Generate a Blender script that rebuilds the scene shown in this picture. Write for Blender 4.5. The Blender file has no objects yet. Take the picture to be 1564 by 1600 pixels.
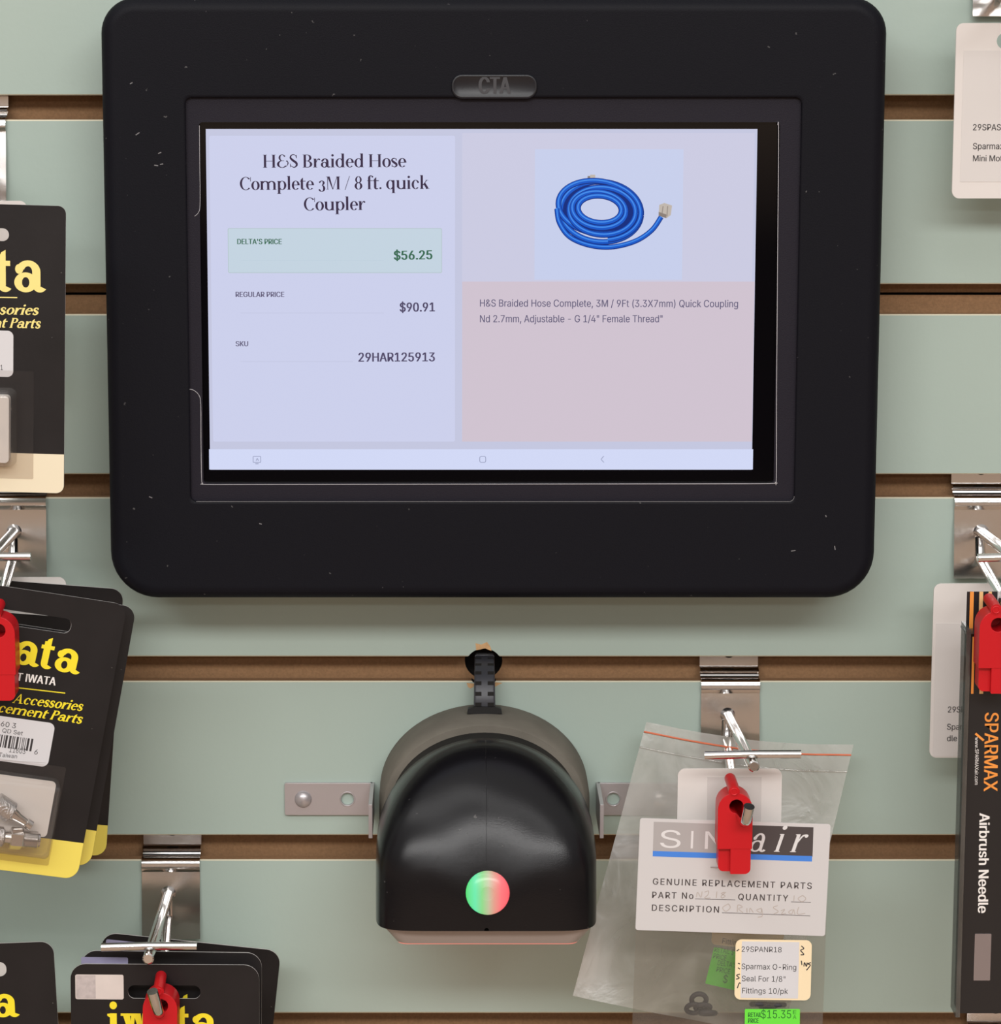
import bpy, bmesh, math, random
from mathutils import Vector, Matrix, Euler
from mathutils.geometry import tessellate_polygon
random.seed(7)
SC = bpy.context.scene
COL = SC.collection
R = math.radians

# ---------------------------------------------------------------- camera
TH = math.atan(0.176); D = 1.32; FPX = 5000.0; PX, PY = 700.0, 800.0; Z0 = 1.35
CAM = Vector((0, -D*math.cos(TH), Z0 + D*math.sin(TH)))
FW = Vector((0, math.cos(TH), -math.sin(TH))); UPV = Vector((0, math.sin(TH), math.cos(TH)))
cd = bpy.data.cameras.new('camera'); cam = bpy.data.objects.new('camera', cd); COL.objects.link(cam)
cam.location = CAM; cam.rotation_euler = (math.pi/2 - TH, 0, 0)
cd.sensor_width = 36; cd.lens = FPX/1600*36; cd.shift_x = (782 - PX)/1600; cd.clip_start = 0.02
SC.camera = cam

# ---------------------------------------------------------------- world and lights
def lin(c): 
    return tuple((v/255/12.92 if v/255 <= 0.04045 else ((v/255 + 0.055)/1.055)**2.4) for v in c)
w = bpy.data.worlds.new('store_light'); SC.world = w; w.use_nodes = True
nt = w.node_tree; bg = nt.nodes['Background']
tc = nt.nodes.new('ShaderNodeTexCoord'); sx = nt.nodes.new('ShaderNodeSeparateXYZ'); rp = nt.nodes.new('ShaderNodeValToRGB')
mr = nt.nodes.new('ShaderNodeMapRange'); mr.inputs[1].default_value = -1; mr.inputs[2].default_value = 1
nt.links.new(tc.outputs['Generated'], sx.inputs[0]); nt.links.new(sx.outputs[2], mr.inputs[0]); nt.links.new(mr.outputs[0], rp.inputs[0]); nt.links.new(rp.outputs[0], bg.inputs[0])
cr = rp.color_ramp
cr.elements[0].position = 0.0; cr.elements[0].color = (0.10, 0.065, 0.04, 1)
cr.elements[1].position = 1.0; cr.elements[1].color = (0.95, 0.93, 0.90, 1)
for p, c in ((0.34, (0.34, 0.25, 0.19)), (0.395, (0.30, 0.22, 0.17)), (0.412, (0.04, 0.034, 0.038)), (0.455, (0.05, 0.04, 0.042)), (0.478, (0.58, 0.42, 0.31)), (0.565, (0.56, 0.40, 0.29)), (0.60, (0.22, 0.19, 0.17)), (0.68, (0.55, 0.53, 0.51))):
    e = cr.elements.new(p); e.color = c + (1,)
bg.inputs[1].default_value = 0.85
def area(name, loc, target, sx_, sy_, power, col=(1, 0.985, 0.97)):
    l = bpy.data.lights.new(name, 'AREA'); l.shape = 'RECTANGLE'; l.size = sx_; l.size_y = sy_; l.energy = power; l.color = col
    o = bpy.data.objects.new(name, l); COL.objects.link(o); o.location = loc
    o.rotation_euler = (Vector(target) - Vector(loc)).to_track_quat('-Z', 'Y').to_euler()
area('ceiling_fluorescent_and_fill', (-0.3, -1.0, 2.95), (0, -0.6, 1.3), 2.4, 0.25, 8)
area('ceiling_fluorescent_and_fill', (-0.1, -2.9, 2.95), (0, 0, 1.3), 3.4, 0.45, 70)
area('ceiling_fluorescent_and_fill', (0.0, -5.8, 2.95), (0, -5.8, 0), 3.2, 0.6, 90)  # added fill lamp, unseen; brightens the floor that the chrome hooks mirror
vs = SC.view_settings; vs.view_transform = 'Standard'; vs.look = 'None'; vs.gamma = 1; vs.use_curve_mapping = False
vs.exposure = 0.0
SC.cycles.use_denoising = True
SC.cycles.max_bounces = 10; SC.cycles.transparent_max_bounces = 24

# ---------------------------------------------------------------- projection helpers (mm)
def ray(px, py):
    return Vector((1, 0, 0))*((px - PX)/FPX) + UPV*(-(py - PY)/FPX) + FW
def P(px, py, h):                      # point h mm in front of the wall face
    r = ray(px, py); t = (-h*0.001 - CAM.y)/r.y
    return CAM + r*t
class Frame:
    def __init__(s, px, py, h, yaw=0, pitch=0, roll=0):
        s.loc = P(px, py, h)
        s.rot = Matrix.Rotation(R(yaw), 3, 'Z') @ Matrix.Rotation(R(pitch), 3, 'X') @ Matrix.Rotation(R(roll), 3, 'Y')
        s.M = Matrix.Translation(s.loc) @ s.rot.to_4x4(); s.I = s.M.inverted()
        s.s = (s.loc - CAM).dot(FW)/FPX*1000            # mm per pixel
    def uv(s, px, py, y=0.0):          # local (x, z) in mm where the sight line meets local plane y
        o = s.I @ CAM; d = s.I.to_3x3() @ ray(px, py)
        t = (y*0.001 - o.y)/d.y; q = o + d*t
        return (q.x*1000, q.z*1000)
    def p3(s, px, py, h):              # local mm of the point at pixel, h mm off the wall
        return (s.I @ P(px, py, h))*1000

# ---------------------------------------------------------------- materials
MATS = {}
def mat(name, col, rough=0.5, metal=0.0, bump=0.0, bscale=800.0, vary=0.0, vscale=30.0, spec=0.5, emit=None, estr=1.0, speck=None, coat=0.0):
    if name in MATS: return MATS[name]
    m = bpy.data.materials.new(name); m.use_nodes = True; n = m.node_tree.nodes; L = m.node_tree.links
    b = n['Principled BSDF']
    b.inputs['Base Color'].default_value = lin(col) + (1,)
    b.inputs['Roughness'].default_value = rough; b.inputs['Metallic'].default_value = metal
    b.inputs['Specular IOR Level'].default_value = spec; b.inputs['Coat Weight'].default_value = coat
    if emit:
        b.inputs['Emission Color'].default_value = lin(emit) + (1,); b.inputs['Emission Strength'].default_value = estr
    t = n.new('ShaderNodeTexCoord')
    src = None
    if vary:
        nz = n.new('ShaderNodeTexNoise'); nz.inputs['Scale'].default_value = vscale; nz.inputs['Detail'].default_value = 6
        L.new(t.outputs['Object'], nz.inputs['Vector'])
        hs = n.new('ShaderNodeHueSaturation'); hs.inputs['Color'].default_value = lin(col) + (1,)
        mp = n.new('ShaderNodeMapRange'); mp.inputs[1].default_value = 0.3; mp.inputs[2].default_value = 0.7
        mp.inputs[3].default_value = 1 - vary; mp.inputs[4].default_value = 1 + vary
        L.new(nz.outputs[0], mp.inputs[0]); L.new(mp.outputs[0], hs.inputs['Value']); src = hs.outputs[0]
    if speck:                          # sparse pale dust specks
        vo = n.new('ShaderNodeTexNoise'); vo.inputs['Scale'].default_value = speck[0]; vo.inputs['Detail'].default_value = 2
        L.new(t.outputs['Object'], vo.inputs['Vector'])
        mp = n.new('ShaderNodeMapRange'); mp.inputs[1].default_value = speck[1]; mp.inputs[2].default_value = speck[1] + 0.03
        L.new(vo.outputs[0], mp.inputs[0])
        mx = n.new('ShaderNodeMix'); mx.data_type = 'RGBA'
        mx.inputs[6].default_value = lin(col) + (1,); mx.inputs[7].default_value = lin(speck[2]) + (1,)
        if src: L.new(src, mx.inputs[6])
        L.new(mp.outputs[0], mx.inputs[0]); src = mx.outputs[2]
    if src: L.new(src, b.inputs['Base Color'])
    if bump:
        nb = n.new('ShaderNodeTexNoise'); nb.inputs['Scale'].default_value = bscale; nb.inputs['Detail'].default_value = 3
        L.new(t.outputs['Object'], nb.inputs['Vector'])
        bn = n.new('ShaderNodeBump'); bn.inputs['Strength'].default_value = bump; bn.inputs['Distance'].default_value = 0.0005
        L.new(nb.outputs[0], bn.inputs['Height']); L.new(bn.outputs[0], b.inputs['Normal'])
    MATS[name] = m; return m
def film(name, tint, haze, gloss, hcol=(225, 222, 215), rough=0.25, wr=0.35, wscale=35.0):   # clear plastic: transparent + haze + sheen
    m = bpy.data.materials.new(name); m.use_nodes = True; n = m.node_tree.nodes; L = m.node_tree.links
    n.remove(n['Principled BSDF']); out = n['Material Output']
    tr = n.new('ShaderNodeBsdfTransparent'); tr.inputs[0].default_value = lin(tint) + (1,)
    df = n.new('ShaderNodeBsdfDiffuse'); df.inputs[0].default_value = lin(hcol) + (1,)
    gl = n.new('ShaderNodeBsdfGlossy'); gl.inputs['Roughness'].default_value = rough
    t = n.new('ShaderNodeTexCoord'); nz = n.new('ShaderNodeTexNoise'); nz.inputs['Scale'].default_value = wscale; nz.inputs['Detail'].default_value = 5
    nz.inputs['Distortion'].default_value = 1.0
    L.new(t.outputs['Object'], nz.inputs['Vector'])
    mp = n.new('ShaderNodeMapRange'); mp.inputs[1].default_value = 0.35; mp.inputs[2].default_value = 0.7
    mp.inputs[3].default_value = haze*0.75; mp.inputs[4].default_value = min(1, haze*1.3); L.new(nz.outputs[0], mp.inputs[0])
    bn = n.new('ShaderNodeBump'); bn.inputs['Strength'].default_value = wr; bn.inputs['Distance'].default_value = 0.002
    L.new(nz.outputs[0], bn.inputs['Height']); L.new(bn.outputs[0], gl.inputs['Normal'])
    a = n.new('ShaderNodeMixShader'); L.new(mp.outputs[0], a.inputs[0]); L.new(tr.outputs[0], a.inputs[1]); L.new(df.outputs[0], a.inputs[2])
    b = n.new('ShaderNodeMixShader'); b.inputs[0].default_value = gloss; L.new(a.outputs[0], b.inputs[1]); L.new(gl.outputs[0], b.inputs[2])
    L.new(b.outputs[0], out.inputs[0]); return m

SAGE = mat('sage_green_laminate', (168, 184, 175), 0.42, bump=0.10, bscale=420, vary=0.03, vscale=9)
MDF = mat('raw_brown_fibreboard', (150, 114, 80), 0.85, bump=0.4, bscale=1500, vary=0.12, vscale=900)
MDFCUT = mat('fresh_cut_fibreboard', (205, 165, 120), 0.9, bump=0.5, bscale=1500, vary=0.1, vscale=600)
LIP = mat('laminate_cut_edge', (214, 208, 184), 0.6)
HOLE = mat('dark_hole', (22, 19, 17), 0.9)
BLK = mat('black_powder_coat', (19, 19, 25), 0.5, bump=0.12, bscale=1600, spec=0.1, speck=(380, 0.735, (80, 79, 80)))
BLK2 = mat('black_bezel_plate', (28, 25, 35), 0.55, bump=0.15, bscale=1800, spec=0.2)
EDGE = mat('pale_film_edge_glint', (170, 168, 172), 0.4)
BADGE = mat('glossy_black_badge', (19, 20, 27), 0.42, bump=0.05)
BADGEL = mat('badge_raised_letters', (62, 62, 66), 0.4)
GLASS = mat('black_screen_glass', (6, 5, 7), 0.04, spec=0.5)
SHELL = mat('black_scanner_plastic', (17, 16, 19), 0.24, bump=0.10, bscale=2200, spec=0.28, speck=(480, 0.745, (80, 78, 77)))
NECK = mat('black_scanner_neck', (22, 22, 23), 0.45)
DUST = mat('dusty_grey_collar', (112, 107, 98), 0.8, bump=0.2, bscale=1600, vary=0.12, vscale=60, spec=0.2)
RUB = mat('black_rubber', (58, 59, 65), 0.45)
SMOKE = mat('smoked_window_trim', (158, 146, 140), 0.35)
REDW = mat('red_scan_window', (150, 100, 92), 0.3, emit=(226, 128, 112), estr=0.75)
CHROME = mat('chrome_plated_steel', (215, 212, 210), 0.13, 1.0, bump=0.03, bscale=120)
STEEL = mat('zinc_plated_steel', (186, 180, 182), 0.34, 0.55, bump=0.08, bscale=600)
REDP = mat('red_lock_plastic', (196, 14, 26), 0.38, spec=0.4)
CARDB = mat('black_card', (26, 23, 24), 0.42, spec=0.35, bump=0.06, bscale=500, vary=0.25, vscale=45, speck=(330, 0.735, (150, 146, 140)))
PAPER = mat('white_card_core', (200, 196, 194), 0.8)
YEL = mat('yellow_ink', (246, 226, 40), 0.5)
YELS = mat('yellow_band', (238, 218, 96), 0.5, vary=0.03)
YELP = mat('faded_yellow_ink', (244, 226, 138), 0.5)
YELC = mat('faded_cream_band', (236, 224, 196), 0.5)
WHI = mat('white_ink', (238, 234, 230), 0.5)
LBL = mat('white_label_card', (222, 216, 212), 0.5)
HDR = mat('white_header_card', (206, 203, 203), 0.5)
PAPERW = mat('white_print', (222, 220, 220), 0.6)
TABP = mat('clear_tab_on_label', (208, 202, 199), 0.25)
LBLP = mat('grey_white_label_paper', (214, 209, 206), 0.6)
INK = mat('dark_ink', (48, 44, 46), 0.6)
INKF = mat('faint_pencil', (168, 158, 152), 0.7)
STK = mat('white_sticker', (212, 211, 214), 0.45)
SILV = mat('pale_silver_sticker', (216, 206, 200), 0.35, vary=0.06, vscale=80)
PURP = mat('lilac_sticker', (150, 146, 176), 0.35, vary=0.1, vscale=120)
GRN = mat('fluorescent_green_sticker', (104, 226, 60), 0.55)
GRNI = mat('green_sticker_ink', (28, 110, 32), 0.6)
CREAM = mat('cream_sticker', (242, 222, 184), 0.55)
BLUE = mat('blue_ink', (66, 132, 224), 0.5)
GREYI = mat('grey_ink', (172, 167, 166), 0.5)
CHAR = mat('charcoal_ink', (72, 64, 64), 0.5)
ORA = mat('orange_ink', (240, 150, 62), 0.5)
ORAP = mat('pale_orange_ink', (240, 190, 130), 0.5)
SBLK = mat('black_box_card', (30, 28, 29), 0.35, bump=0.05, bscale=400)
ORING = mat('grey_rubber_ring', (58, 56, 62), 0.6)
BOARD = mat('grey_card_back', (188, 182, 174), 0.8)
ZIP = mat('red_zip_line', (206, 106, 70), 0.5)
FILM = film('clear_bag_film', (226, 223, 217), 0.44, 0.045, hcol=(184, 180, 172))
FILM2 = film('clear_front_bag_film', (222, 219, 213), 0.15, 0.04, hcol=(180, 176, 168))
BLISF = film('clear_blister_flange', (246, 244, 243), 0.012, 0.012, hcol=(230, 226, 224), rough=0.1, wr=0.05)
BLIS = film('clear_blister', (242, 240, 238), 0.05, 0.07, hcol=(230, 226, 224), rough=0.1, wr=0.1)
CLEAR = film('clear_pack_plastic', (190, 192, 192), 0.06, 0.08, rough=0.1, wr=0.05)
def ui(name, c): return mat('screen_' + name, (4, 4, 5), 0.06, spec=0.35, emit=c, estr=0.96)
# the status lamp: two lamps, green and red, glow through one milky lens
LEDM = bpy.data.materials.new('two_colour_lamp_lens'); LEDM.use_nodes = True
n = LEDM.node_tree.nodes; L = LEDM.node_tree.links; b = n['Principled BSDF']
t = n.new('ShaderNodeTexCoord'); s1 = n.new('ShaderNodeSeparateXYZ'); r1 = n.new('ShaderNodeValToRGB'); m1 = n.new('ShaderNodeMapRange')
m1.inputs[1].default_value = -0.0088; m1.inputs[2].default_value = 0.0088
L.new(t.outputs['Object'], s1.inputs[0]); L.new(s1.outputs[0], m1.inputs[0]); L.new(m1.outputs[0], r1.inputs[0]); L.new(r1.outputs[0], b.inputs['Emission Color'])
e = r1.color_ramp.elements; e[0].position = 0; e[0].color = lin((70, 225, 105)) + (1,); e[1].position = 1; e[1].color = lin((255, 78, 92)) + (1,)
for p, c in ((0.22, (84, 236, 170)), (0.38, (130, 216, 130)), (0.52, (190, 190, 150)), (0.64, (226, 150, 130)), (0.8, (255, 104, 112))):
    q = e.new(p); q.color = lin(c) + (1,)
b.inputs['Emission Strength'].default_value = 0.92; b.inputs['Base Color'].default_value = (0.07, 0.07, 0.07, 1); b.inputs['Roughness'].default_value = 0.25

# ---------------------------------------------------------------- mesh builder (mm; local x right, y into the wall, z up)
class Sub:
    def __init__(s, fr, px, py, y, roll=0):
        x, z = fr.uv(px, py, y); s.M = fr.M @ Matrix.Translation(Vector((x, y, z))*.001) @ Matrix.Rotation(R(roll), 4, 'Y'); s.I = s.M.inverted(); s.s = fr.s
class MB:
    def __init__(s): s.v = []; s.f = []; s.m = []; s.mats = []
    def mi(s, m):
        if m not in s.mats: s.mats.append(m)
        return s.mats.index(m)
    def add(s, vs, fs, m):
        o = len(s.v); k = s.mi(m); s.v += [tuple(p) for p in vs]
        for f in fs: s.f.append(tuple(i + o for i in f)); s.m.append(k)
    def box(s, x0, x1, y0, y1, z0, z1, m):
        s.add([(x, y, z) for x in (x0, x1) for y in (y0, y1) for z in (z0, z1)],
              [(0, 1, 3, 2), (4, 6, 7, 5), (0, 4, 5, 1), (2, 3, 7, 6), (0, 2, 6, 4), (1, 5, 7, 3)], m)
    def poly(s, pts, y, m):
        s.add([(x, y, z) for x, z in pts], [tuple(range(len(pts)))], m)
    def fill(s, outline, holes, y, m):
        loops = [outline] + list(holes)
        tri = tessellate_polygon([[Vector((x, z, 0)) for x, z in l] for l in loops])
        s.add([(x, y, z) for l in loops for x, z in l], tri, m)
    def plate(s, outline, y0, y1, mf, ms=None, holes=(), mb=None):
        s.fill(outline, holes, y0, mf); s.fill(outline, holes, y1, mb or mf)
        for l in [outline] + list(holes):
            n = len(l)
            s.add([(x, y0, z) for x, z in l] + [(x, y1, z) for x, z in l], [(i, (i+1) % n, n + (i+1) % n, n + i) for i in range(n)], ms or mf)
    def loft(s, rings, m, cap0=False, cap1=False, closed=True):
        n = len(rings[0]); fs = []
        for k in range(len(rings)-1):
            for i in range(n if closed else n-1):
                j = (i+1) % n; fs.append((k*n+i, k*n+j, (k+1)*n+j, (k+1)*n+i))
        if cap0: fs.append(tuple(range(n)))
        if cap1: fs.append(tuple((len(rings)-1)*n + i for i in range(n)))
        s.add([p for r_ in rings for p in r_], fs, m)
    def tube(s, pts, r, m, seg=14, r1=None):
        pts = [Vector(p) for p in pts]; rings = []; up = None
        for i, p in enumerate(pts):
            d = (pts[min(i+1, len(pts)-1)] - pts[max(i-1, 0)]).normalized()
            if up is None: up = d.orthogonal().normalized()
            up = (up - d*up.dot(d)).normalized(); sd = d.cross(up)
            rr = r if r1 is None else r + (r1-r)*i/(len(pts)-1)
            rings.append([p + (up*math.cos(2*math.pi*k/seg) + sd*math.sin(2*math.pi*k/seg))*rr for k in range(seg)])
        s.loft(rings, m, True, True)
    def rod(s, p0, p1, r, m, seg=16, ch=0.5):
        p0 = Vector(p0); p1 = Vector(p1); d = (p1-p0).normalized(); u = d.orthogonal().normalized(); w_ = d.cross(u)
        rg = lambda c, rr: [c + (u*math.cos(2*math.pi*k/seg) + w_*math.sin(2*math.pi*k/seg))*rr for k in range(seg)]
        s.loft([rg(p0, r-ch), rg(p0+d*ch, r), rg(p1-d*ch, r), rg(p1, r-ch)], m, True, True)
    def torus(s, c, ax, R_, r, m, n=24, k=10):
        ax = Vector(ax).normalized(); u = ax.orthogonal().normalized(); w_ = ax.cross(u); rings = []
        for i in range(n):
            a = 2*math.pi*i/n; d = u*math.cos(a) + w_*math.sin(a)
            rings.append([Vector(c) + d*(R_ + r*math.cos(2*math.pi*j/k)) + ax*r*math.sin(2*math.pi*j/k) for j in range(k)])
        rings.append(rings[0]); s.loft(rings, m)
    def build(s, name, parent=None, smooth=None, bevel=0, sub=0, recalc=True):
        me = bpy.data.meshes.new(name)
        me.from_pydata([(x*.001, y*.001, z*.001) for x, y, z in s.v], [], s.f)
        for m in s.mats: me.materials.append(m)
        me.polygons.foreach_set('material_index', s.m)
        if recalc:
            bm = bmesh.new(); bm.from_mesh(me); bmesh.ops.remove_doubles(bm, verts=bm.verts, dist=1e-7) if smooth else None
            bmesh.ops.recalc_face_normals(bm, faces=bm.faces); bm.to_mesh(me); bm.free()
        if smooth:
            me.polygons.foreach_set('use_smooth', [True]*len(me.polygons)); me.set_sharp_from_angle(angle=R(smooth))
        me.update()
        o = bpy.data.objects.new(name, me); COL.objects.link(o)
        if parent: o.parent = parent
        if bevel:
            b_ = o.modifiers.new('bevel', 'BEVEL'); b_.width = bevel*.001; b_.segments = 3; b_.limit_method = 'ANGLE'; b_.angle_limit = R(40)
        if sub: o.modifiers.new('sub', 'SUBSURF').render_levels = sub
        return o
def rrect(x0, x1, z0, z1, r, n=8):        # rounded outline, counter-clockwise; r one radius or (bl, br, tr, tl)
    if not isinstance(r, tuple): r = (r,)*4
    out = []
    for (cx, cz, a0), q in zip(((x0, z0, 180), (x1, z0, 270), (x1, z1, 0), (x0, z1, 90)), r):
        sx_ = 1 if cx == x0 else -1; sz = 1 if cz == z0 else -1
        for i in range(n+1):
            a = R(a0 + 90*i/n); out.append((cx + sx_*q + q*math.cos(a), cz + sz*q + q*math.sin(a)))
    return out
def circ(cx, cz, r, n=24): return [(cx + r*math.cos(2*math.pi*i/n), cz + r*math.sin(2*math.pi*i/n)) for i in range(n)]
def bez(pts, n=10):                        # Catmull-Rom through points
    pts = [Vector(p) for p in pts]; out = []
    for i in range(len(pts)-1):
        a, b_, c, d = pts[max(i-1, 0)], pts[i], pts[i+1], pts[min(i+2, len(pts)-1)]
        for k in range(n):
            t_ = k/n
            out.append(0.5*((2*b_) + (c-a)*t_ + (2*a-5*b_+4*c-d)*t_**2 + (3*b_-a-3*c+d)*t_**3))
    out.append(pts[-1]); return out
def thing(name, label, cat, fr, group=None):
    o = bpy.data.objects.new(name, None); COL.objects.link(o); o.empty_display_size = 0.02
    o.matrix_world = fr.M; o['label'] = label; o['category'] = cat
    if group: o['group'] = group
    return o
def tag(o, label, cat, group=None):
    o['label'] = label; o['category'] = cat
    if group: o['group'] = group
    return o
def place(o, fr): o.matrix_world = fr.M
def copy_tree(o, parent=None):
    c = o.copy(); COL.objects.link(c)
    if parent: c.parent = parent
    for ch in [x for x in bpy.data.objects if x.parent == o]: copy_tree(ch, c)
    return c

# ---------------------------------------------------------------- lettering
_tc = {}
try: FONT = bpy.data.fonts.load(bpy.utils.system_resource('DATAFILES', path='fonts') + '/Inter.woff2')   # the typeface that ships with Blender
except Exception: FONT = None
def sans(sx_, bold=0.0, space=1.0):
    key = (sx_, bold, space)
    if key in _tc: return _tc[key]
    cu = bpy.data.curves.new('t', 'FONT'); cu.body = sx_.replace('I', '\u2160') if FONT else sx_; cu.size = 1; cu.resolution_u = 3; cu.space_character = space; cu.fill_mode = 'NONE'
    if FONT: cu.font = FONT
    ob = bpy.data.objects.new('t', cu); COL.objects.link(ob)
    me = bpy.data.meshes.new_from_object(ob.evaluated_get(bpy.context.evaluated_depsgraph_get()))
    nb = {}
    for e_ in me.edges:
        a_, b2 = e_.vertices; nb.setdefault(a_, []).append(b2); nb.setdefault(b2, []).append(a_)
    co = [(v.co.x, v.co.y) for v in me.vertices]; seen = set(); loops = []
    for v0 in range(len(co)):              # follow each outline round in the order of its points
        if v0 in seen or v0 not in nb: continue
        lp = [v0]; seen.add(v0); cur = v0 + 1 if (v0 + 1) in nb[v0] else nb[v0][0]
        while cur not in seen:
            lp.append(cur); seen.add(cur); nx_ = [k for k in nb[cur] if k not in seen]
            if not nx_: break
            cur = nx_[0]
        if len(lp) > 2: loops.append([co[k] for k in lp])
    bpy.data.objects.remove(ob); bpy.data.meshes.remove(me); bpy.data.curves.remove(cu)
    ar = [sum(l[i-1][0]*l[i][1] - l[i][0]*l[i-1][1] for i in range(len(l)))/2 for l in loops]
    def inside(p, l):
        c = False
        for i in range(len(l)):
            (x1, y1), (x2, y2) = l[i-1], l[i]
            if (y1 > p[1]) != (y2 > p[1]) and p[0] < (x2-x1)*(p[1]-y1)/(y2-y1)+x1: c = not c
        return c
    sg = 1 if (ar[max(range(len(ar)), key=lambda i: abs(ar[i]))] if ar else 1) > 0 else -1
    outs = [i for i in range(len(loops)) if ar[i]*sg > 0]; hol = {i: [] for i in outs}
    for j in range(len(loops)):
        if j in hol: continue
        own = [i for i in outs if inside(loops[j][0], loops[i])]
        if own: hol[min(own, key=lambda i: abs(ar[i]))].append(loops[j])
    vs_, fs, lay_ = [], [], []
    for n_i, i in enumerate(outs):
        ls = [loops[i]] + hol[i]; o = len(vs_); tri = tessellate_polygon([[Vector((x, y, 0)) for x, y in l] for l in ls])
        for l in ls: vs_ += l
        lay_ += [n_i % 3]*(len(vs_)-o); fs += [tuple(k+o for k in t_) for t_ in tri]
    res = (vs_, fs, lay_)
    _tc[key] = res; return res
CAPH = None
class Ser:
    """drawn serif letters: V stem, T hairline, S serif reach, K serif thickness"""
    xh, cap, asc, desc = 0.48, 0.70, 0.745, -0.22
    def __init__(s, V=.105, T=.026, S=.055, K=.022, ball=.05, ital=0): s.V, s.T, s.S, s.K, s.B, s.ital = V, T, S, K, ball, ital
    def rc(s, x0, y0, x1, y1): s.o.append([(x0, y0), (x1, y0), (x1, y1), (x0, y1)])
    def dot(s, x, y, r): s.o.append(circ(x, y, r, 14))
    def el(s, cx, cy, rx, ry, a0, a1, tv, th, n=28):
        pr = None; n = max(6, int(n*abs(a1-a0)/360))
        for i in range(n+1):
            a = R(a0 + (a1-a0)*i/n); q = ((cx+rx*math.cos(a), cy+ry*math.sin(a)), (cx+(rx-tv)*math.cos(a), cy+(ry-th)*math.sin(a)))
            if pr: s.o.append([pr[0], q[0], q[1], pr[1]])
            pr = q
    def st(s, pts, ws, n=6):
        c = bez([(x, y, 0) for x, y in pts], n); m = len(c)-1; pr = None
        for i, p in enumerate(c):
            d = c[min(i+1, m)] - c[max(i-1, 0)]; d = d.normalized() if d.length else Vector((1, 0, 0)); t_ = i/m*(len(ws)-1); k = min(int(t_), len(ws)-2)
            h = (ws[k] + (ws[k+1]-ws[k])*(t_-k))/2; q = ((p.x-d.y*h, p.y+d.x*h), (p.x+d.y*h, p.y-d.x*h))
            if pr: s.o.append([pr[0], pr[1], q[1], q[0]])
            pr = q
    def stem(s, x, y0, y1, bot=1, top=1):
        V, S, K = s.V, s.S, s.K; s.rc(x, y0, x+V, y1)
        if bot: s.rc(x-S, y0, x+V+S, y0+K)
        if top == 1: s.o.append([(x-S, y1-K), (x, y1-K*1.6), (x+V*.6, y1), (x-S, y1-K*.2)])
        if top == 2: s.rc(x-S, y1-K, x+V+S, y1)
    def glyph(s, c):
        s.o = []; V, T, S, K, B, xh, cap, asc = s.V, s.T, s.S, s.K, s.B, s.xh, s.cap, s.asc; g = 0.03
        if c == ' ': return [], .22
        if c == '.': s.dot(.07, .055, .055); return s.o, .14
        if c == '/': s.st([(.0, -.03), (.25, .72)], [T, T]); return s.o, .27
        if c == 'i': s.stem(S, 0, xh); s.dot(S+V*.5, xh+.17, max(.06, V*.55)); return s.o, 2*S+V+g
        if c == 'l': s.stem(S, 0, asc); return s.o, 2*S+V+g
        if c == 'r':
            s.stem(S, 0, xh); x = S+V; s.st([(x-.01, xh*.55), (x+.06, xh-.05), (x+.15, xh-T*.5)], [T, T*1.4, V*.5]); s.dot(x+.155, xh-B*1.05, B*1.05); return s.o, x+.155+B+g*.5
        if c in 'nmu':
            w_ = .21; x = S
            if c == 'u':
                s.stem(x, .1, xh, 0); s.el(x+(w_+2*V)/2, .16, (w_+2*V)/2, .16+.012, 180, 330, V, T*1.6); s.stem(x+V+w_, 0, xh, 0); s.rc(x+2*V+w_-.01, 0, x+2*V+w_+S, K); return s.o, x+2*V+w_+S+g
            s.stem(x, 0, xh)
            for k in range(2 if c == 'm' else 1):
                s.el(x+V+(w_+V)/2-V*.4, xh-.17, (w_+V)/2+V*.4, .17+.01, 0, 155, V, T*1.7); x += V+w_; s.rc(x, 0, x+V, xh-.16); s.rc(x-S, 0, x+V+S, K)
            return s.o, x+V+S+g
        if c == 'o': s.el(.23, xh/2, .22, xh/2+.012, 0, 360, V, T); return s.o, .46
        if c in 'ce':
            s.el(.22, xh/2, .21, xh/2+.012, 40 if c == 'c' else 0, 318, V, T)
            if c == 'c': s.dot(.22+.13, xh-.115, B*1.1)
            else: s.rc(.09, xh*.5, .43-.005, xh*.5+T*1.2); s.el(.22, xh/2, .21, xh/2+.012, 0, 60, V*.75, T)
            return s.o, .44
        if c == 'd' or c == 'q':
            s.el(.23, xh/2, .22, xh/2+.012, 35, 325, V, T); x = .33
            if c == 'd': s.stem(x, 0, asc, 0); s.rc(x+V-.01, 0, x+V+S, K)
            else: s.rc(x, s.desc, x+V, xh); s.rc(x-S, s.desc, x+V+S, s.desc+K)
            return s.o, x+V+S+g
        if c == 'p':
            s.rc(S, s.desc, S+V, xh); s.rc(0, s.desc, 2*S+V, s.desc+K); s.o.append([(0, xh-K), (S, xh-K*1.6), (S+V*.6, xh), (0, xh-K*.2)])
            s.el(S+.22, xh/2, .225, xh/2+.012, -145, 145, V, T); return s.o, S+.445+g
        if c == 'a':
            k = max(0, V-.11); x = .27 + 2*k; l = .045; s.rc(x, .11, x+V, xh-.16)
            s.el((x+V+l)/2, xh-.17, (x+V-l)/2, .182, 0, 158, V, T*1.5); s.dot(l+B*1.0, xh-.125, B*1.15)
            s.el(.185+k*1.1, .145, .172+k, .157, 0, 360, V*.95, T*1.2); q = V*.5+.065; s.el(x+q, .11, q, .122, 180, 325, V, T*1.4); return s.o, x+2*q-T
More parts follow.
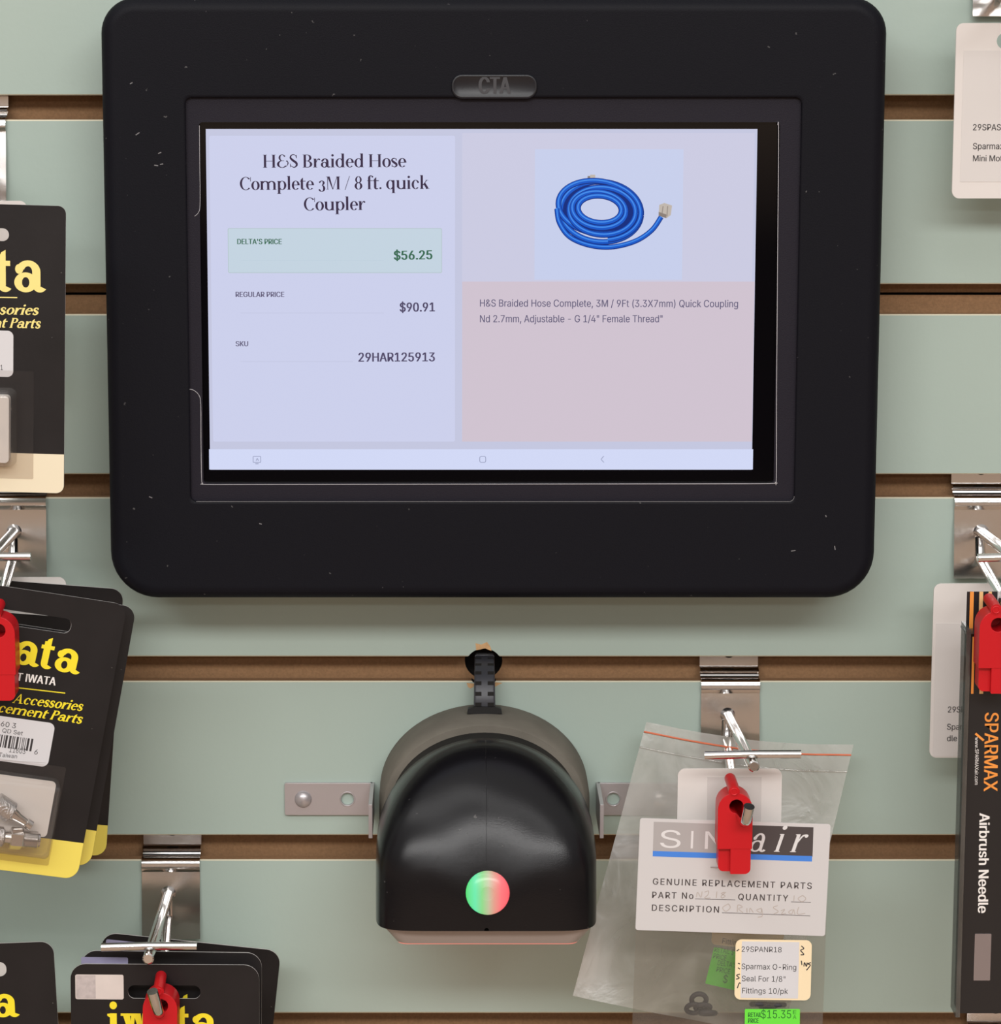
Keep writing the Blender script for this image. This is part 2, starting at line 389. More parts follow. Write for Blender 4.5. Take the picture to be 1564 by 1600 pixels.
        if c == 't':
            s.rc(S, .11, S+V, xh+.08); s.o.append([(S, xh), (S+V, xh), (S+V, xh+.17), (S+V*.45, xh+.13)]); s.rc(0, xh-max(K, T)*1.3, .30, xh)
            q = V*.5+.065; s.el(S+q, .11, q, .122, 180, 325, V, T*1.4); return s.o, max(.30, S+2*q)+g*.4
        if c == 'f':
            s.rc(S, 0, S+V, asc-.13); s.rc(0, 0, 2*S+V+.02, K); s.rc(0, xh-K*1.4, .30, xh); s.el(S+.14, asc-.14, .14, .15, 50, 180, V, T*1.3); s.dot(S+.23, asc-.07, B); return s.o, .31
        if c == 'k':
            s.stem(S, 0, asc); x = S+V; s.st([(x, xh*.42), (x+.2, xh-.01)], [T*1.3, T*1.3]); s.st([(x+.07, xh*.62), (x+.24, 0.02)], [V, V])
            s.rc(x+.13, xh-K, x+.28, xh); s.rc(x+.15, 0, x+.34, K); return s.o, x+.34+g*.5
        if c == 'w':
            for q in (0, .25):
                s.o.append([(.04+q, xh), (.04+V*1.05+q, xh), (.16+V*.75+q, -.01), (.16+V*.25+q, -.01)])
                s.o.append([(.16+V*.25+q, -.01), (.16+V*.75+q, -.01), (.33+q, xh), (.33-T*1.4+q, xh)])
            for a, b_ in ((0, .12+V), (.26, .36+V*.6), (.50, .66)): s.rc(a, xh-K, b_, xh)
            return s.o, .66
        if c in 'sS':
            h = xh if c == 's' else cap; w_ = .32 if c == 's' else .44; y = lambda t_: h*t_
            s.st([(w_*.86, y(.80)), (w_*.62, y(.985)), (w_*.28, y(.96)), (w_*.15, y(.76)), (w_*.42, y(.56)), (w_*.78, y(.38)), (w_*.86, y(.18)), (w_*.55, y(.015)), (w_*.12, y(.17))],
                 [T, T*1.2, T*1.8, V*.8, V*1.02, V*1.02, V*.8, T*1.6, T])
            s.rc(w_*.86-T, h*.72, w_*.88, h*.97); s.rc(w_*.09, h*.03, w_*.09+T, h*.30); return s.o, w_+g
        if c == 'H': s.stem(S, 0, cap, 1, 2); s.stem(S+V+.32, 0, cap, 1, 2); s.rc(S+V, cap*.5-T/2, S+V+.32, cap*.5+T/2); return s.o, 2*S+2*V+.32+g
        if c in 'BPR':
            s.stem(S, 0, cap, 1, 2); x = S+V
            s.el(x+.07, cap-.18, .21, .18, -90, 90, V, T); s.rc(x, cap-T, x+.08, cap); s.rc(x, cap-.36, x+.08, cap-.36+T)
            if c == 'B': s.el(x+.08, .175, .24, .178, -90, 90, V, T); s.rc(x, 0, x+.09, T); return s.o, x+.33+g
            if c == 'R': s.st([(x+.10, cap-.36), (x+.20, .18), (x+.34, .02)], [V*.9, V, V*.8]); s.rc(x+.26, 0, x+.4, K); return s.o, x+.38
            return s.o, x+.29
        if c == 'C': s.el(.32, cap/2, .31, cap/2+.015, 42, 318, V, T); s.rc(.555, cap*.66, .555+T, cap); return s.o, .60
        if c == 'M':
            s.rc(S+.02, 0, S+.02+T*1.2, cap); s.rc(0, 0, 2*S+.05, K); s.rc(0, cap-K, S+V, cap); x = S+.02
            s.o.append([(x, cap), (x+V*1.1, cap), (x+.27+V*.3, 0), (x+.27, 0)]); s.o.append([(x+.27, 0), (x+.27+T, 0), (x+.53, cap), (x+.53-T, cap)])
            s.stem(x+.51, 0, cap, 1, 2); return s.o, x+.51+V+S+g
        if c == 'A':
            s.o.append([(.27, cap), (.33, cap), (.58, 0), (.58-V*1.1, 0)]); s.o.append([(.27, cap), (.27+T, cap), (.09, 0), (.09-T, 0)]); s.rc(.15, .22, .44, .22+T)
            s.rc(0, 0, .17, K); s.rc(.40, 0, .66, K); return s.o, .66
        if c == '3':
            s.el(.18, .36, .15, .13, -90, 150, V*.9, T); s.el(.17, .06, .19, .185, -150, 90, V, T); s.dot(.07, .40, B); s.dot(.05, -.02, B); return s.o, .40
        if c == '8': s.el(.22, .52, .17, .19, 0, 360, V*.8, T); s.el(.22, .18, .205, .195, 0, 360, V, T); return s.o, .46
        if c == '&':
            s.el(.30, .535, .18, .18, 40, 270, V*.8, T); s.el(.30, .185, .27, .20, 90, 335, V, T); s.dot(.42, .62, B*.9)
            s.st([(.545, .10), (.60, .24), (.56, .36)], [T, V*.5, T]); s.dot(.54, .35, B*.9); s.rc(.30, .355, .40, .385); return s.o, .66
        return [], .3
    def word(s, txt, track=0.0):
        x = 0; vs_ = []; fs = []
        for c in txt:
            o, a = s.glyph(c)
            for p in o:
                k = len(vs_); vs_ += [(q[0]+x + s.ital*q[1], q[1]) for q in p]; fs.append(tuple(range(k, k+len(p))))
            x += a + track
        return vs_, fs
DIDONE = Ser(.120, .030, .045, .022, .045)
SLAB = Ser(.155, .062, .06, .055, .068)
BOLDI = Ser(.13, .055, .03, .038, .045, .27)
ITAL = Ser(.085, .032, .03, .02, .042, .28)
_cap = [None]
def T(mb, fr, txt, p0, p1, cap, m, font=None, y=-0.05, bold=0.0, space=1.0, track=0.0):
    """txt with its baseline from pixel p0 to pixel p1, capitals cap pixels high"""
    if font is None:
        vs_, fs, lay_ = sans(txt, 0.0, space)
        if _cap[0] is None:
            q = sans('H')[0]; _cap[0] = max(v[1] for v in q) - min(v[1] for v in q)
        hcap = _cap[0]
    else: vs_, fs = font.word(txt, track); hcap = 0.70
    if not vs_: return
    a = Vector(fr.uv(*p0)); b_ = Vector(fr.uv(*p1)); d = b_-a; ln = d.length; d = d/ln; u = Vector((-d.y, d.x))
    xs = [v[0] for v in vs_]; x0, x1 = min(xs), max(xs); kx = ln/(x1-x0); ky = cap*fr.s/hcap
    pt = [a + d*((v[0]-x0)*kx) + u*(v[1]*ky) for v in vs_]
    if font is None:
        for i, k in enumerate((-1, -.33, .33, 1) if bold else (0,)):
            e_ = d*(bold*ky*k*.9); mb.add([(q.x+e_.x, y - .009*i - .003*lay_[j], q.y+e_.y) for j, q in enumerate(pt)], fs, m)
    else:
        for i, f in enumerate(fs): mb.add([(pt[k].x, y - 0.004*(i % 12), pt[k].y) for k in f], [tuple(range(len(f)))], m)
def Q(mb, fr, x0, y0, x1, y1, m, y=-0.05, r=0):      # printed box given by its pixel corners
    a = fr.uv(x0, y1); b_ = fr.uv(x1, y0)
    mb.poly(rrect(a[0], b_[0], a[1], b_[1], r) if r else [(a[0], a[1]), (b_[0], a[1]), (b_[0], b_[1]), (a[0], b_[1])], y, m)
def line(mb, fr, p0, p1, wpx, m, y=-0.05):
    a = Vector(fr.uv(*p0)); b_ = Vector(fr.uv(*p1)); d = (b_-a).normalized(); u = Vector((-d.y, d.x))*wpx*fr.s/2
    mb.poly([(a-u), (b_-u), (b_+u), (a+u)], y, m)
def ribbon(mb, fr, pts, wpx, m, y, off=(0, 0)):
    c = [Vector(fr.uv(q[0]+off[0], q[1]+off[1])) for q in pts]; h = wpx*fr.s/2; vs_ = []
    for i, p in enumerate(c):
        d = (c[min(i+1, len(c)-1)] - c[max(i-1, 0)]).normalized(); u = Vector((-d.y, d.x))*h
        vs_ += [(p.x-u.x, y, p.y-u.y), (p.x+u.x, y, p.y+u.y)]
    mb.add(vs_, [(2*i, 2*i+1, 2*i+3, 2*i+2) for i in range(len(c)-1)], m)

# ================================================================ SETTING
WF = Frame(PX, PY, 0)
def wz(py): return WF.uv(782, py)[1]
slots = [(wz(a), wz(b_)) for a, b_ in ((-150, -112), (149, 187), (444, 491), (741, 777), (1026, 1064), (1305, 1343), (1583, 1621))]
up = []
for k in range(9): up.append((slots[0][0] + 76.5*(k+1), slots[0][1] + 76.5*(k+1)))
dn = []
for k in range(14): dn.append((slots[-1][0] - 76.0*(k+1), slots[-1][1] - 76.0*(k+1)))
allslots = up[::-1] + slots + dn
X0, X1 = -1500, 1500
ztop, zbot = allslots[0][0] + 60, -1350.0
wall = MB(); prof = [((0, ztop), SAGE)]
for (zt, zb) in allslots:
    seam = abs(zt - slots[2][0]) < 1
    prof += [((0, zt+.5), SAGE), ((.5, zt), LIP), ((5.5, zt), MDF), ((5.5, zt+7), MDF), ((13, zt+7), MDF)]
    if seam:
        zs = wz(464); prof += [((13, zs+.5), MDF), ((17, zs+.5), HOLE), ((17, zs-.4), HOLE), ((11.5, zs-.4), HOLE), ((11.5, zb-5), MDF)]
    else: prof += [((13, zb-5), MDF)]
    prof += [((5.5, zb-5), MDF), ((5.5, zb), MDF), ((.5, zb), MDF), ((0, zb-.5), LIP)]
prof += [((0, zbot), SAGE), ((19, zbot), MDF), ((19, ztop), MDF), ((0, ztop), MDF)]
pts = [p for p, _ in prof[:-1]]; ms = [m for _, m in prof[1:]]; n_ = len(pts)
for i in range(n_):
    a, b_ = pts[i], pts[(i+1) % n_]
    wall.add([(X0, a[0], a[1]), (X1, a[0], a[1]), (X1, b_[0], b_[1]), (X0, b_[0], b_[1])], [(0, 1, 2, 3)], ms[i])
wall.fill(pts, [], 0, MDF)      # placeholder caps re-laid below
capv = wall.v[-n_:]; wall.v[-n_:] = [(X0, x, z) for x, y, z in capv]
tri = tessellate_polygon([[Vector((x, z, 0)) for x, z in pts]])
wall.add([(X1, x, z) for x, z in pts], tri, MDF)
wo = wall.build('wall_back', smooth=None)
bm = bmesh.new(); bm.from_mesh(wo.data); bmesh.ops.remove_doubles(bm, verts=bm.verts, dist=1e-6); bmesh.ops.recalc_face_normals(bm, faces=bm.faces); bm.to_mesh(wo.data); bm.free()
place(wo, WF); wo['kind'] = 'structure'; wo['label'] = 'sage green slat wall with brown horizontal grooves'
# drilled cable hole
cut = MB(); hx, hz = WF.uv(756, 1042)
cut.loft([[(x, y, z) for x, z in circ(hx, hz, 7.9, 32)] for y in (-4, 18.3)], HOLE, True, True)
co = cut.build('cutter'); place(co, WF)
bo = wo.modifiers.new('hole', 'BOOLEAN'); bo.object = co; bo.operation = 'DIFFERENCE'; bo.solver = 'EXACT'; bo.material_mode = 'TRANSFER'
bpy.context.view_layer.update()
me = bpy.data.meshes.new_from_object(wo.evaluated_get(bpy.context.evaluated_depsgraph_get()))
wo.modifiers.clear(); wo.data = me; bpy.data.objects.remove(co)
# torn laminate round the hole
ch = MB()
def chip(pp, m, y=-0.12): ch.plate([WF.uv(*q) for q in pp][::-1], y, 0.0, m)
chip([(743, 1005), (752, 1007), (761, 1003), (766, 1010), (768, 1017), (758, 1013), (744, 1016)], MDFCUT)
chip([(729, 1067), (741, 1068), (740, 1073), (735, 1076), (731, 1073)], MDFCUT)
chip([(773, 1066), (785, 1067), (777, 1071), (772, 1074)], MDFCUT)
co = ch.build('trim_1'); place(co, WF); co['kind'] = 'structure'; co['label'] = 'torn pale laminate round the cable hole'
fl = MB(); fl.box(-5000, 5000, -8000, 60, -30, 0, mat('brown_floor', (184, 156, 134), 0.6, vary=0.1, vscale=3))
fo = fl.build('floor'); fo['kind'] = 'structure'; fo['label'] = 'brown shop floor'

# ================================================================ TABLET ENCLOSURE
EH = 44.0
EF = Frame(770, 470, EH)
def ex(px): return EF.uv(px, 470)[0]
def ez(py): return EF.uv(770, py)[1]
a, b_ = EF.uv(164, 470)[0], EF.uv(1377.5, 470)[0]
xL, xR, zT, zB = a, b_, ez(-4), ez(937)
en = thing('tablet_enclosure', 'big black rounded steel enclosure framing the tablet on the slat wall', 'tablet holder', EF)
mb = MB(); NS = 10
def ring(ins, y, rad):
    return [(x, y, z) for x, z in rrect(xL+ins, xR-ins, zB+ins, zT-ins, tuple(max(.5, q-ins) for q in rad), NS)]
RAD = (19, 19, 14, 14)
rings = [ring(5, EH-.05, RAD), ring(1.2, 22, RAD), ring(.2, 10, RAD), ring(0, 5, RAD)]
for k in range(1, 7):
    an = R(15*k); rings.append(ring(5*(1-math.cos(an)), 5-5*math.sin(an), RAD))
ol, orr, ot, ob = EF.uv(293.5, 470)[0], EF.uv(1247, 470)[0], ez(152), ez(784)
op = lambda ins, y: [(x, y, z) for x, z in rrect(ol+ins, orr-ins, ob+ins, ot-ins, 2.4, NS)]
rings += [ring(5.6, 0, RAD), ring(7, 0, RAD), op(-3, 0), op(-1, 0), op(-.4, 0), op(0, .35), op(0, .7), op(0, 2.3)]
mb.loft(rings, BLK)
GLINT_SCUFF = mat('edge_glint_and_scuffs', (120, 118, 120), 0.5)  # grey for the painted light catch on the lower lip, and for scuffs
mb.tube([(x, .28, ob + .03) for x in (ol+2.2, ol+40, 0, orr-40, orr-2.2)], .14, GLINT_SCUFF, 6)
mb.tube([(orr-2.2+2.2*math.sin(R(a_)), .28, ob+2.2-2.2*math.cos(R(a_))) for a_ in range(0, 91, 15)], .12, GLINT_SCUFF, 6)
for px, py, dx, dy in ((212, 211, 6, -4), (203, 131, 4, -2), (1236, 861, 7, -1), (241, 258, 6, 1), (250, 257, 5, -1), (1304, 853, 1, 6), (405, 818, 4, 1), (233, 776, 5, 2), (247, 240, 5, -2), (1290, 805, 1, 3)):
    line(mb, EF, (px, py), (px+dx, py+dy), 1.4, GLINT_SCUFF, -.03)
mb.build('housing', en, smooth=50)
# inner bezel plate
il, ir, it, ib = EF.uv(314, 470, 2.3)[0], EF.uv(1214, 470, 2.3)[0], EF.uv(770, 191, 2.3)[1], EF.uv(770, 755.5, 2.3)[1]
mb = MB()
mb.plate(rrect(ol-3, orr+3, ob-3, ot+3, 2), 2.2, 4.2, BLK2, BLK2, [rrect(il, ir, ib, it, 1.6)])
bz = mb.build('bezel_plate', en)
mb = MB()
BF = lambda px, py: EF.uv(px, py, 2.1)
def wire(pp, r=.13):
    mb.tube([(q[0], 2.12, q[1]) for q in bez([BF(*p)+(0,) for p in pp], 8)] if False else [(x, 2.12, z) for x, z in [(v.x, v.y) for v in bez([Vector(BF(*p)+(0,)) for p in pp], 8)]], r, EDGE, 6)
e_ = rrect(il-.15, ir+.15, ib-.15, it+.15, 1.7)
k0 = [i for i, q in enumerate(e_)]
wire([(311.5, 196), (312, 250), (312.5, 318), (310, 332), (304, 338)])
wire([(295, 608), (303, 610), (311, 618), (313.5, 632), (314, 690), (315, 748), (317, 755), (322, 757), (420, 757), (760, 756.5), (1100, 756), (1205, 755.5), (1211, 753), (1213, 745), (1213.5, 600), (1215, 400), (1216.5, 210), (1215, 195)], .16)  # pale tubes paint the light caught by the plate edge, plus film edges
fo_ = mb.build('film_edge_glint', bz, smooth=60); fo_['label'] = 'pale film edge and painted light catch along the bezel opening'
# badge
mb = MB(); bx0, bx1, bz0, bz1 = ex(705), ex(838), ez(154), ez(116)
rb = lambda ins, y: [(x, y, z) for x, z in rrect(bx0+ins, bx1-ins, bz0+ins, bz1-ins, 4.2-ins, 8)]
mb.loft([rb(0, .2), rb(0, -.5), rb(.15, -.9), rb(.5, -1.1), rb(.95, -1.05), rb(1.2, -.85)], BADGE, False, True)
BFr = Frame(770, 134, EH)
bf = thing  # (badge shares the enclosure's frame)
class Off:
    def __init__(s, fr, y): s.fr = fr; s.y = y; s.s = fr.s
    def uv(s, px, py): return s.fr.uv(px, py, s.y)
T(mb, Off(EF, -.9), 'CTA', (749, 146), (797, 146), 25, BADGEL, y=-0.98, bold=.03)
o = mb.build('emblem_badge', en, smooth=40); o['label'] = 'glossy black oval badge with raised CTA letters'

# ================================================================ TABLET
TF = Frame(750, 470, EH - 4.4)
tb = thing('tablet_computer', 'lit tablet showing a blue braided hose and its prices', 'tablet', TF)
mb = MB()
gl_, gr_, gt, gb = TF.uv(296, 470)[0], TF.uv(1240, 470)[0], TF.uv(750, 172)[1], TF.uv(750, 775)[1]
mb.plate(rrect(gl_, gr_, gb, gt, 6), 0, 7.5, GLASS, BLK2); mb.build('glass_front', tb)
mb = MB()
dl, dr, dt, db = TF.uv(325, 470)[0], TF.uv(1179, 470)[0], TF.uv(750, 201.5)[1], TF.uv(750, 734)[1]
mb.box(dl, dr, -.06, -.01, db, dt, ui('margin', (200, 203, 228)))
Q(mb, TF, 333, 212, 711, 690, ui('left_panel', (208, 212, 240)), -.07, .8)
Q(mb, TF, 722, 208, 1179, 440, ui('photo_panel', (207, 207, 230)), -.07)
Q(mb, TF, 835, 233, 1068, 437, ui('photo_ground', (203, 211, 240)), -.08)
Q(mb, TF, 722, 440, 1179, 690, ui('text_panel', (212, 199, 212)), -.07)  # panel's own pink, with a warm reflection painted into the colour
Q(mb, TF, 327, 702, 1176.7, 733.6, ui('nav_bar', (214, 221, 250)), -.07)
Q(mb, TF, 356.5, 356.5, 690.5, 426.5, ui('box_line', (184, 202, 206)), -.08, .6)
Q(mb, TF, 357.5, 357.5, 689.5, 425.5, ui('price_box', (200, 216, 229)), -.09, .5)
TIT = ui('title_ink', (62, 50, 74)); GRY = ui('grey_ink', (104, 98, 126)); NUM = ui('number_ink', (84, 76, 106)); GRT = ui('green_ink', (62, 110, 86)); NAV = ui('nav_ink', (160, 166, 196)); LN = ui('rule', (196, 200, 226))
T(mb, TF, 'H&S Braided Hose', (411, 262), (635, 261), 20, TIT, DIDONE, -.1)
T(mb, TF, 'Complete 3M / 8 ft. quick', (375, 297), (671, 295), 20, TIT, DIDONE, -.1)
T(mb, TF, 'Coupler', (475, 329), (571, 328), 20, TIT, DIDONE, -.1)
T(mb, TF, "DELTA'S PRICE", (371, 381.5), (440, 381.5), 8.2, GRT, y=-.1, bold=.026)
T(mb, TF, '$56.25', (616, 406), (675, 405), 14, GRT, y=-.1, bold=.03)
T(mb, TF, 'REGULAR PRICE', (368.5, 464), (444, 464), 8.2, GRY, y=-.1, bold=.026)
T(mb, TF, '$90.91', (625, 487), (679, 486.5), 14, NUM, y=-.1, bold=.024)
T(mb, TF, 'SKU', (368.5, 541), (387.5, 541), 8, GRY, y=-.1, bold=.026)
T(mb, TF, '29HAR125913', (560.5, 565), (679, 564.5), 14, NUM, y=-.1, bold=.024)
T(mb, TF, 'H&S Braided Hose Complete, 3M / 9Ft (3.3X7mm) Quick Coupling', (750, 479), (1153, 480), 11.2, GRY, y=-.1, bold=.008)
T(mb, TF, 'Nd 2.7mm, Adjustable - G 1/4" Female Thread"', (750, 503.5), (1035, 503.5), 11.2, GRY, y=-.1, bold=.008)
line(mb, TF, (376, 489), (600, 489), .7, LN, -.08); line(mb, TF, (376, 565), (552, 565), .7, LN, -.08); line(mb, TF, (376, 407), (600, 407), .7, ui('rule2', (192, 210, 224)), -.1)
def frame_icon(x0, y0, x1, y1, r):
    A = TF.uv(x0, y1); B = TF.uv(x1, y0); o1 = rrect(A[0], B[0], A[1], B[1], r, 5); o2 = rrect(A[0]+.3, B[0]-.3, A[1]+.3, B[1]-.3, max(.1, r-.3), 5)
    mb.fill(o1, [o2], -.09, NAV)
frame_icon(395, 712.5, 408, 723, .4); line(mb, TF, (399, 724.5), (404, 724.5), 1.5, NAV, -.09); line(mb, TF, (400, 720), (402, 716), 1.2, NAV, -.09); line(mb, TF, (402, 716), (404, 720), 1.2, NAV, -.09)
frame_icon(749, 712.5, 759.5, 723, .8)
line(mb, TF, (943.5, 712.5), (939, 717.5), 1.2, NAV, -.09); line(mb, TF, (939, 717.5), (943.5, 722.5), 1.2, NAV, -.09)
# the picture of the coiled hose
HD, HM, HL = ui('hose_dark', (22, 48, 128)), ui('hose_blue', (28, 92, 204)), ui('hose_light', (72, 146, 240))
BR1, BR2 = ui('brass', (196, 186, 176)), ui('brass_dark', (142, 130, 122))
lay = [-.1]
def hose(pp, w_=8.0):
    y = lay[0]; ribbon(mb, TF, pp, w_, HD, y); ribbon(mb, TF, pp, w_*.74, HM, y-.004, (0, -.4)); ribbon(mb, TF, pp, w_*.22, HL, y-.008, (-.3, -1.3)); lay[0] = y-.012
def ell(cx, cy, rx, ry, tilt=0, a0=0, a1=360, n=56):
    return [(cx + rx*math.cos(R(a))*math.cos(R(tilt)) - ry*math.sin(R(a))*math.sin(R(tilt)), cy + rx*math.cos(R(a))*math.sin(R(tilt)) + ry*math.sin(R(a))*math.cos(R(tilt))) for a in [a0 + (a1-a0)*i/n for i in range(n+1)]]
Q(mb, TF, 918, 275, 926, 284, BR2, -.085); Q(mb, TF, 922, 273, 930, 280, BR1, -.09)
mb.fill([TF.uv(*q) for q in ell(938, 329, 60, 40, 4)], [[TF.uv(*q) for q in ell(936, 327, 31, 19, 4)]], -.095, HD)
hose(ell(939, 331, 63, 47, 5), 9); hose(ell(935, 324, 63, 41, 9), 9); hose(ell(941, 330, 52, 37, 4), 9); hose(ell(936, 328, 42, 28, 7), 9); hose(ell(937, 327, 34, 21, 5), 9)
hose([(v.x, v.y) for v in bez([(870, 326, 0), (874, 348, 0), (890, 370, 0), (920, 383, 0), (955, 386, 0), (992, 377, 0), (1018, 360, 0), (1033, 339, 0)], 8)])
hose(ell(938, 330, 63, 45, 6, -60, 75, 30))
mb.fill([TF.uv(*q) for q in ((1030, 320), (1038, 317), (1050, 321), (1048, 336), (1041, 341), (1029, 336))], [], -.3, BR1)
mb.fill([TF.uv(*q) for q in ((1029, 331), (1041, 335), (1041, 341), (1029, 337))], [], -.31, BR2)
line(mb, TF, (1036, 322), (1034, 336), 1.2, BR2, -.31); line(mb, TF, (1043, 322), (1042, 338), 1.2, BR2, -.31)
mb.build('display', tb, recalc=False)

# ================================================================ BARCODE SCANNER
SF = Frame(760, 1250, 0)
scn = thing('barcode_scanner', 'black domed barcode scanner with a glowing round lamp, fixed to the slat wall', 'barcode scanner', SF)
q3 = lambda px, py, h: SF.p3(px, py, h)
H0, HL_ = 50.0, 42.0
zb = q3(760, 1455, H0+HL_).z; zt = q3(760, 1157, H0).z; cx = (q3(587, 1330, 70).x + q3(932, 1330, 70).x)/2; wd = (q3(932, 1330, 70).x - q3(587, 1330, 70).x)/2; HH = zt-zb
def arch(w_, h_, n=40, side=8, sp=.35):
    pts_ = [(-w_, h_*sp*i/side) for i in range(side)]
    pts_ += [(-w_*math.cos(R(180*i/n)), h_*sp + h_*(1-sp)*math.sin(R(180*i/n))) for i in range(n+1)]
    pts_ += [(w_, h_*sp*(1-i/side)) for i in range(1, side+1)]
    return pts_
A = arch(wd, HH)
def pw(q): 
    c_ = abs(q[0])/math.hypot(q[0], q[1]); return 2.1 + 5.5*c_**3
rings = []
ts = [math.sin(R(90*k/26)) for k in range(27)]
rs = [math.cos(R(90*k/26)) for k in range(26)] + [0.02]
for k, r_ in enumerate(rs):
    rw = []
    for q in A:
        p = pw(q); rr = r_**(2.0/p) if False else r_
        rr = 1-(1-r_)**1.0
        dep = H0 + HL_*(max(0, 1-rr**p))**(1/p)
        rw.append((cx + q[0]*rr, -dep, zb + q[1]*rr))
    rings.append(rw)
# dense rings near the rim so the steep sides stay smooth
ex_r = [1-.0004, 1-.0015, 1-.004, 1-.009, 1-.016]
extra = []
for rr in ex_r:
    extra.append([(cx+q[0]*rr, -(H0+HL_*(1-rr**pw(q))**(1/pw(q))), zb+q[1]*rr) for q in A])
allr = sorted([(1 - (abs(r_[len(A)//2][2]-zb)/HH), r_) for r_ in rings[1:] + extra], key=lambda z: z[0])
back = [[(cx+q[0]*.985, -(H0-5), zb+q[1]*.985) for q in A], [(cx+q[0], -(H0-4.2), zb+q[1]) for q in A], rings[0]]
mb = MB(); mb.loft(back + [z[1] for z in allr], SHELL, False, False, closed=False)
inn = [(cx, -(H0+HL_), zb)]
mb.add([back[0][0], back[0][-1]] + [r_[0] for _, r_ in allr] + [r_[-1] for _, r_ in allr], [], SHELL)
# underside and back closure
und = [back[0][0], back[1][0], back[2][0]] + [r_[0] for _, r_ in allr] + [r_[-1] for _, r_ in allr[::-1]] + [back[2][-1], back[1][-1], back[0][-1]]
mb.add(und, [tuple(range(len(und)))], SHELL); mb.add(back[0], [tuple(range(len(A)))], SHELL)
sh = mb.build('front_shell', scn, smooth=55)
mid = len(A)//2
mb = MB(); mb.tube([(p_[0], p_[1]+.12, p_[2]) for p_ in [rings[0][mid]] + [r_[mid] for _, r_ in allr[:-6]]], .22, SHELL, 6); mb.build('mould_seam', sh, smooth=60)
# neck and dusty back collar
zc = q3(757, 1100, 0).z; cxc = q3(756, 1250, 0).x; wc = q3(918, 1250, 0).x - cxc; cb = zb + 14; HC = zc - cb
def arc_ring(w_, h_, y, c0, z0): return [(c0 + q[0], y, z0 + q[1]) for q in arch(w_, h_)]
mb = MB(); mb.loft([arc_ring(wc*.90, HC*.90, -26, cxc, cb+1), arc_ring(wc*.84, HC*.84, -H0+2, cx, cb+1)], NECK, True, True); mb.build('neck', scn, smooth=50)
mb = MB(); mb.loft([arc_ring(wc, HC, -.3, cxc, cb), arc_ring(wc, HC, -18, cxc, cb), arc_ring(wc*.985, HC*.985, -20, cxc, cb+.3), arc_ring(wc*.96, HC*.965, -28, cxc, cb+.4), arc_ring(wc*.94, HC*.95, -29, cxc, cb+.6)], DUST, True, True)
o = mb.build('back_collar', scn, smooth=50); o['label'] = 'dusty grey back collar'
# lamp
lc = q3(762, 1395, H0+HL_*.985)
mb = MB(); lr = 8.6
lrings = [[(lr*f*math.cos(2*math.pi*k/40), -y_, lr*f*math.sin(2*math.pi*k/40)) for k in range(40)] for f, y_ in ((1.0, -1.5), (1.0, .5), (.97, 1.1), (.88, 1.7), (.6, 2.4), (.32, 2.7), (.28, 2.3), (.05, 2.2))]
mb.loft(lrings, LEDM, True, True); lo = mb.build('status_lamp', scn, smooth=40); lo.location = lc*.001; lo.rotation_euler = (R(-8), 0, 0); lo['label'] = 'round lens glowing green on the left and red on the right'
# trim and window below
mb = MB()
w0 = (q3(926, 1452, 80).x - q3(598, 1452, 80).x)/2; w1 = (q3(902, 1470, 80).x - q3(617, 1470, 80).x)/2; cw = (q3(926, 1452, 80).x + q3(598, 1452, 80).x)/2
zl = q3(760, 1474, 84).z
def trap(w_, y0, y1, z): 
    o_ = rrect(-w_, w_, y0, y1, 5, 6); return [(cw+x, y, z) for x, y in o_]
mb.loft([trap(w0, -87.5, -54, zb+.5), trap(w0-1, -87, -54.5, zb-1.5), trap(w1, -84, -57, zl)], SMOKE, True, False)
tr_ = mb.build('window_trim', scn, smooth=40); tr_['label'] = 'smoky pinkish trim under the dome'
mb = MB(); o_ = rrect(-w1+.6, w1-.6, -83.5, -57.5, 4, 6); mb.loft([[(cw+x, y, zl+.4) for x, y in o_], [(cw+x, y, zl-.5) for x, y in o_]], REDW, True, True); mb.build('scan_window', tr_)
sl = bpy.data.lights.new('red_scan_light', 'AREA'); sl.shape = 'RECTANGLE'; sl.size = .05; sl.size_y = .02; sl.energy = .009; sl.color = (1, .5, .34)
so = bpy.data.objects.new('red_scan_light', sl); COL.objects.link(so); so.parent = scn
so.location = Vector((cw, -70, zl-1.5))*.001; so.rotation_euler = (R(40), 0, 0)
# cable with ribbed strain relief
mb = MB(); p0, p1 = q3(756, 1104, 12), q3(756, 1040, -9)
cl_ = bez([q3(757, 1112, 13), q3(757, 1090, 13), q3(757, 1062, 9), q3(757, 1040, 1), q3(757, 1030, -9)], 6)
def strap(i, w_, t_):
    d = (cl_[min(i+1, len(cl_)-1)] - cl_[max(i-1, 0)]).normalized(); nv = d.cross(Vector((1, 0, 0))).normalized()
    if nv.y > 0: nv = -nv
    return [cl_[i] + Vector((x, 0, 0)) + nv*z for x, z in rrect(-w_, w_, -t_, t_, 1.0, 4)], nv
mb.loft([strap(i, 4.0 + .5*(1-i/len(cl_)), 2.6)[0] for i in range(len(cl_))], RUB, True, True)
for i in range(1, len(cl_)-5, 3):
    _, nv = strap(i, 1, 1)
    d = (cl_[i+1]-cl_[i-1]).normalized()
    for sx_ in (-1, 1):
        c_ = cl_[i] + Vector((sx_*2.55, 0, 0)) + nv*2.63; ux = Vector((1.3, 0, 0)); uz = d*.85
        mb.add([c_-ux-uz, c_+ux-uz, c_+ux+uz, c_-ux+uz], [(0, 1, 2, 3)], HOLE)
p = q3(757, 1108, 14)
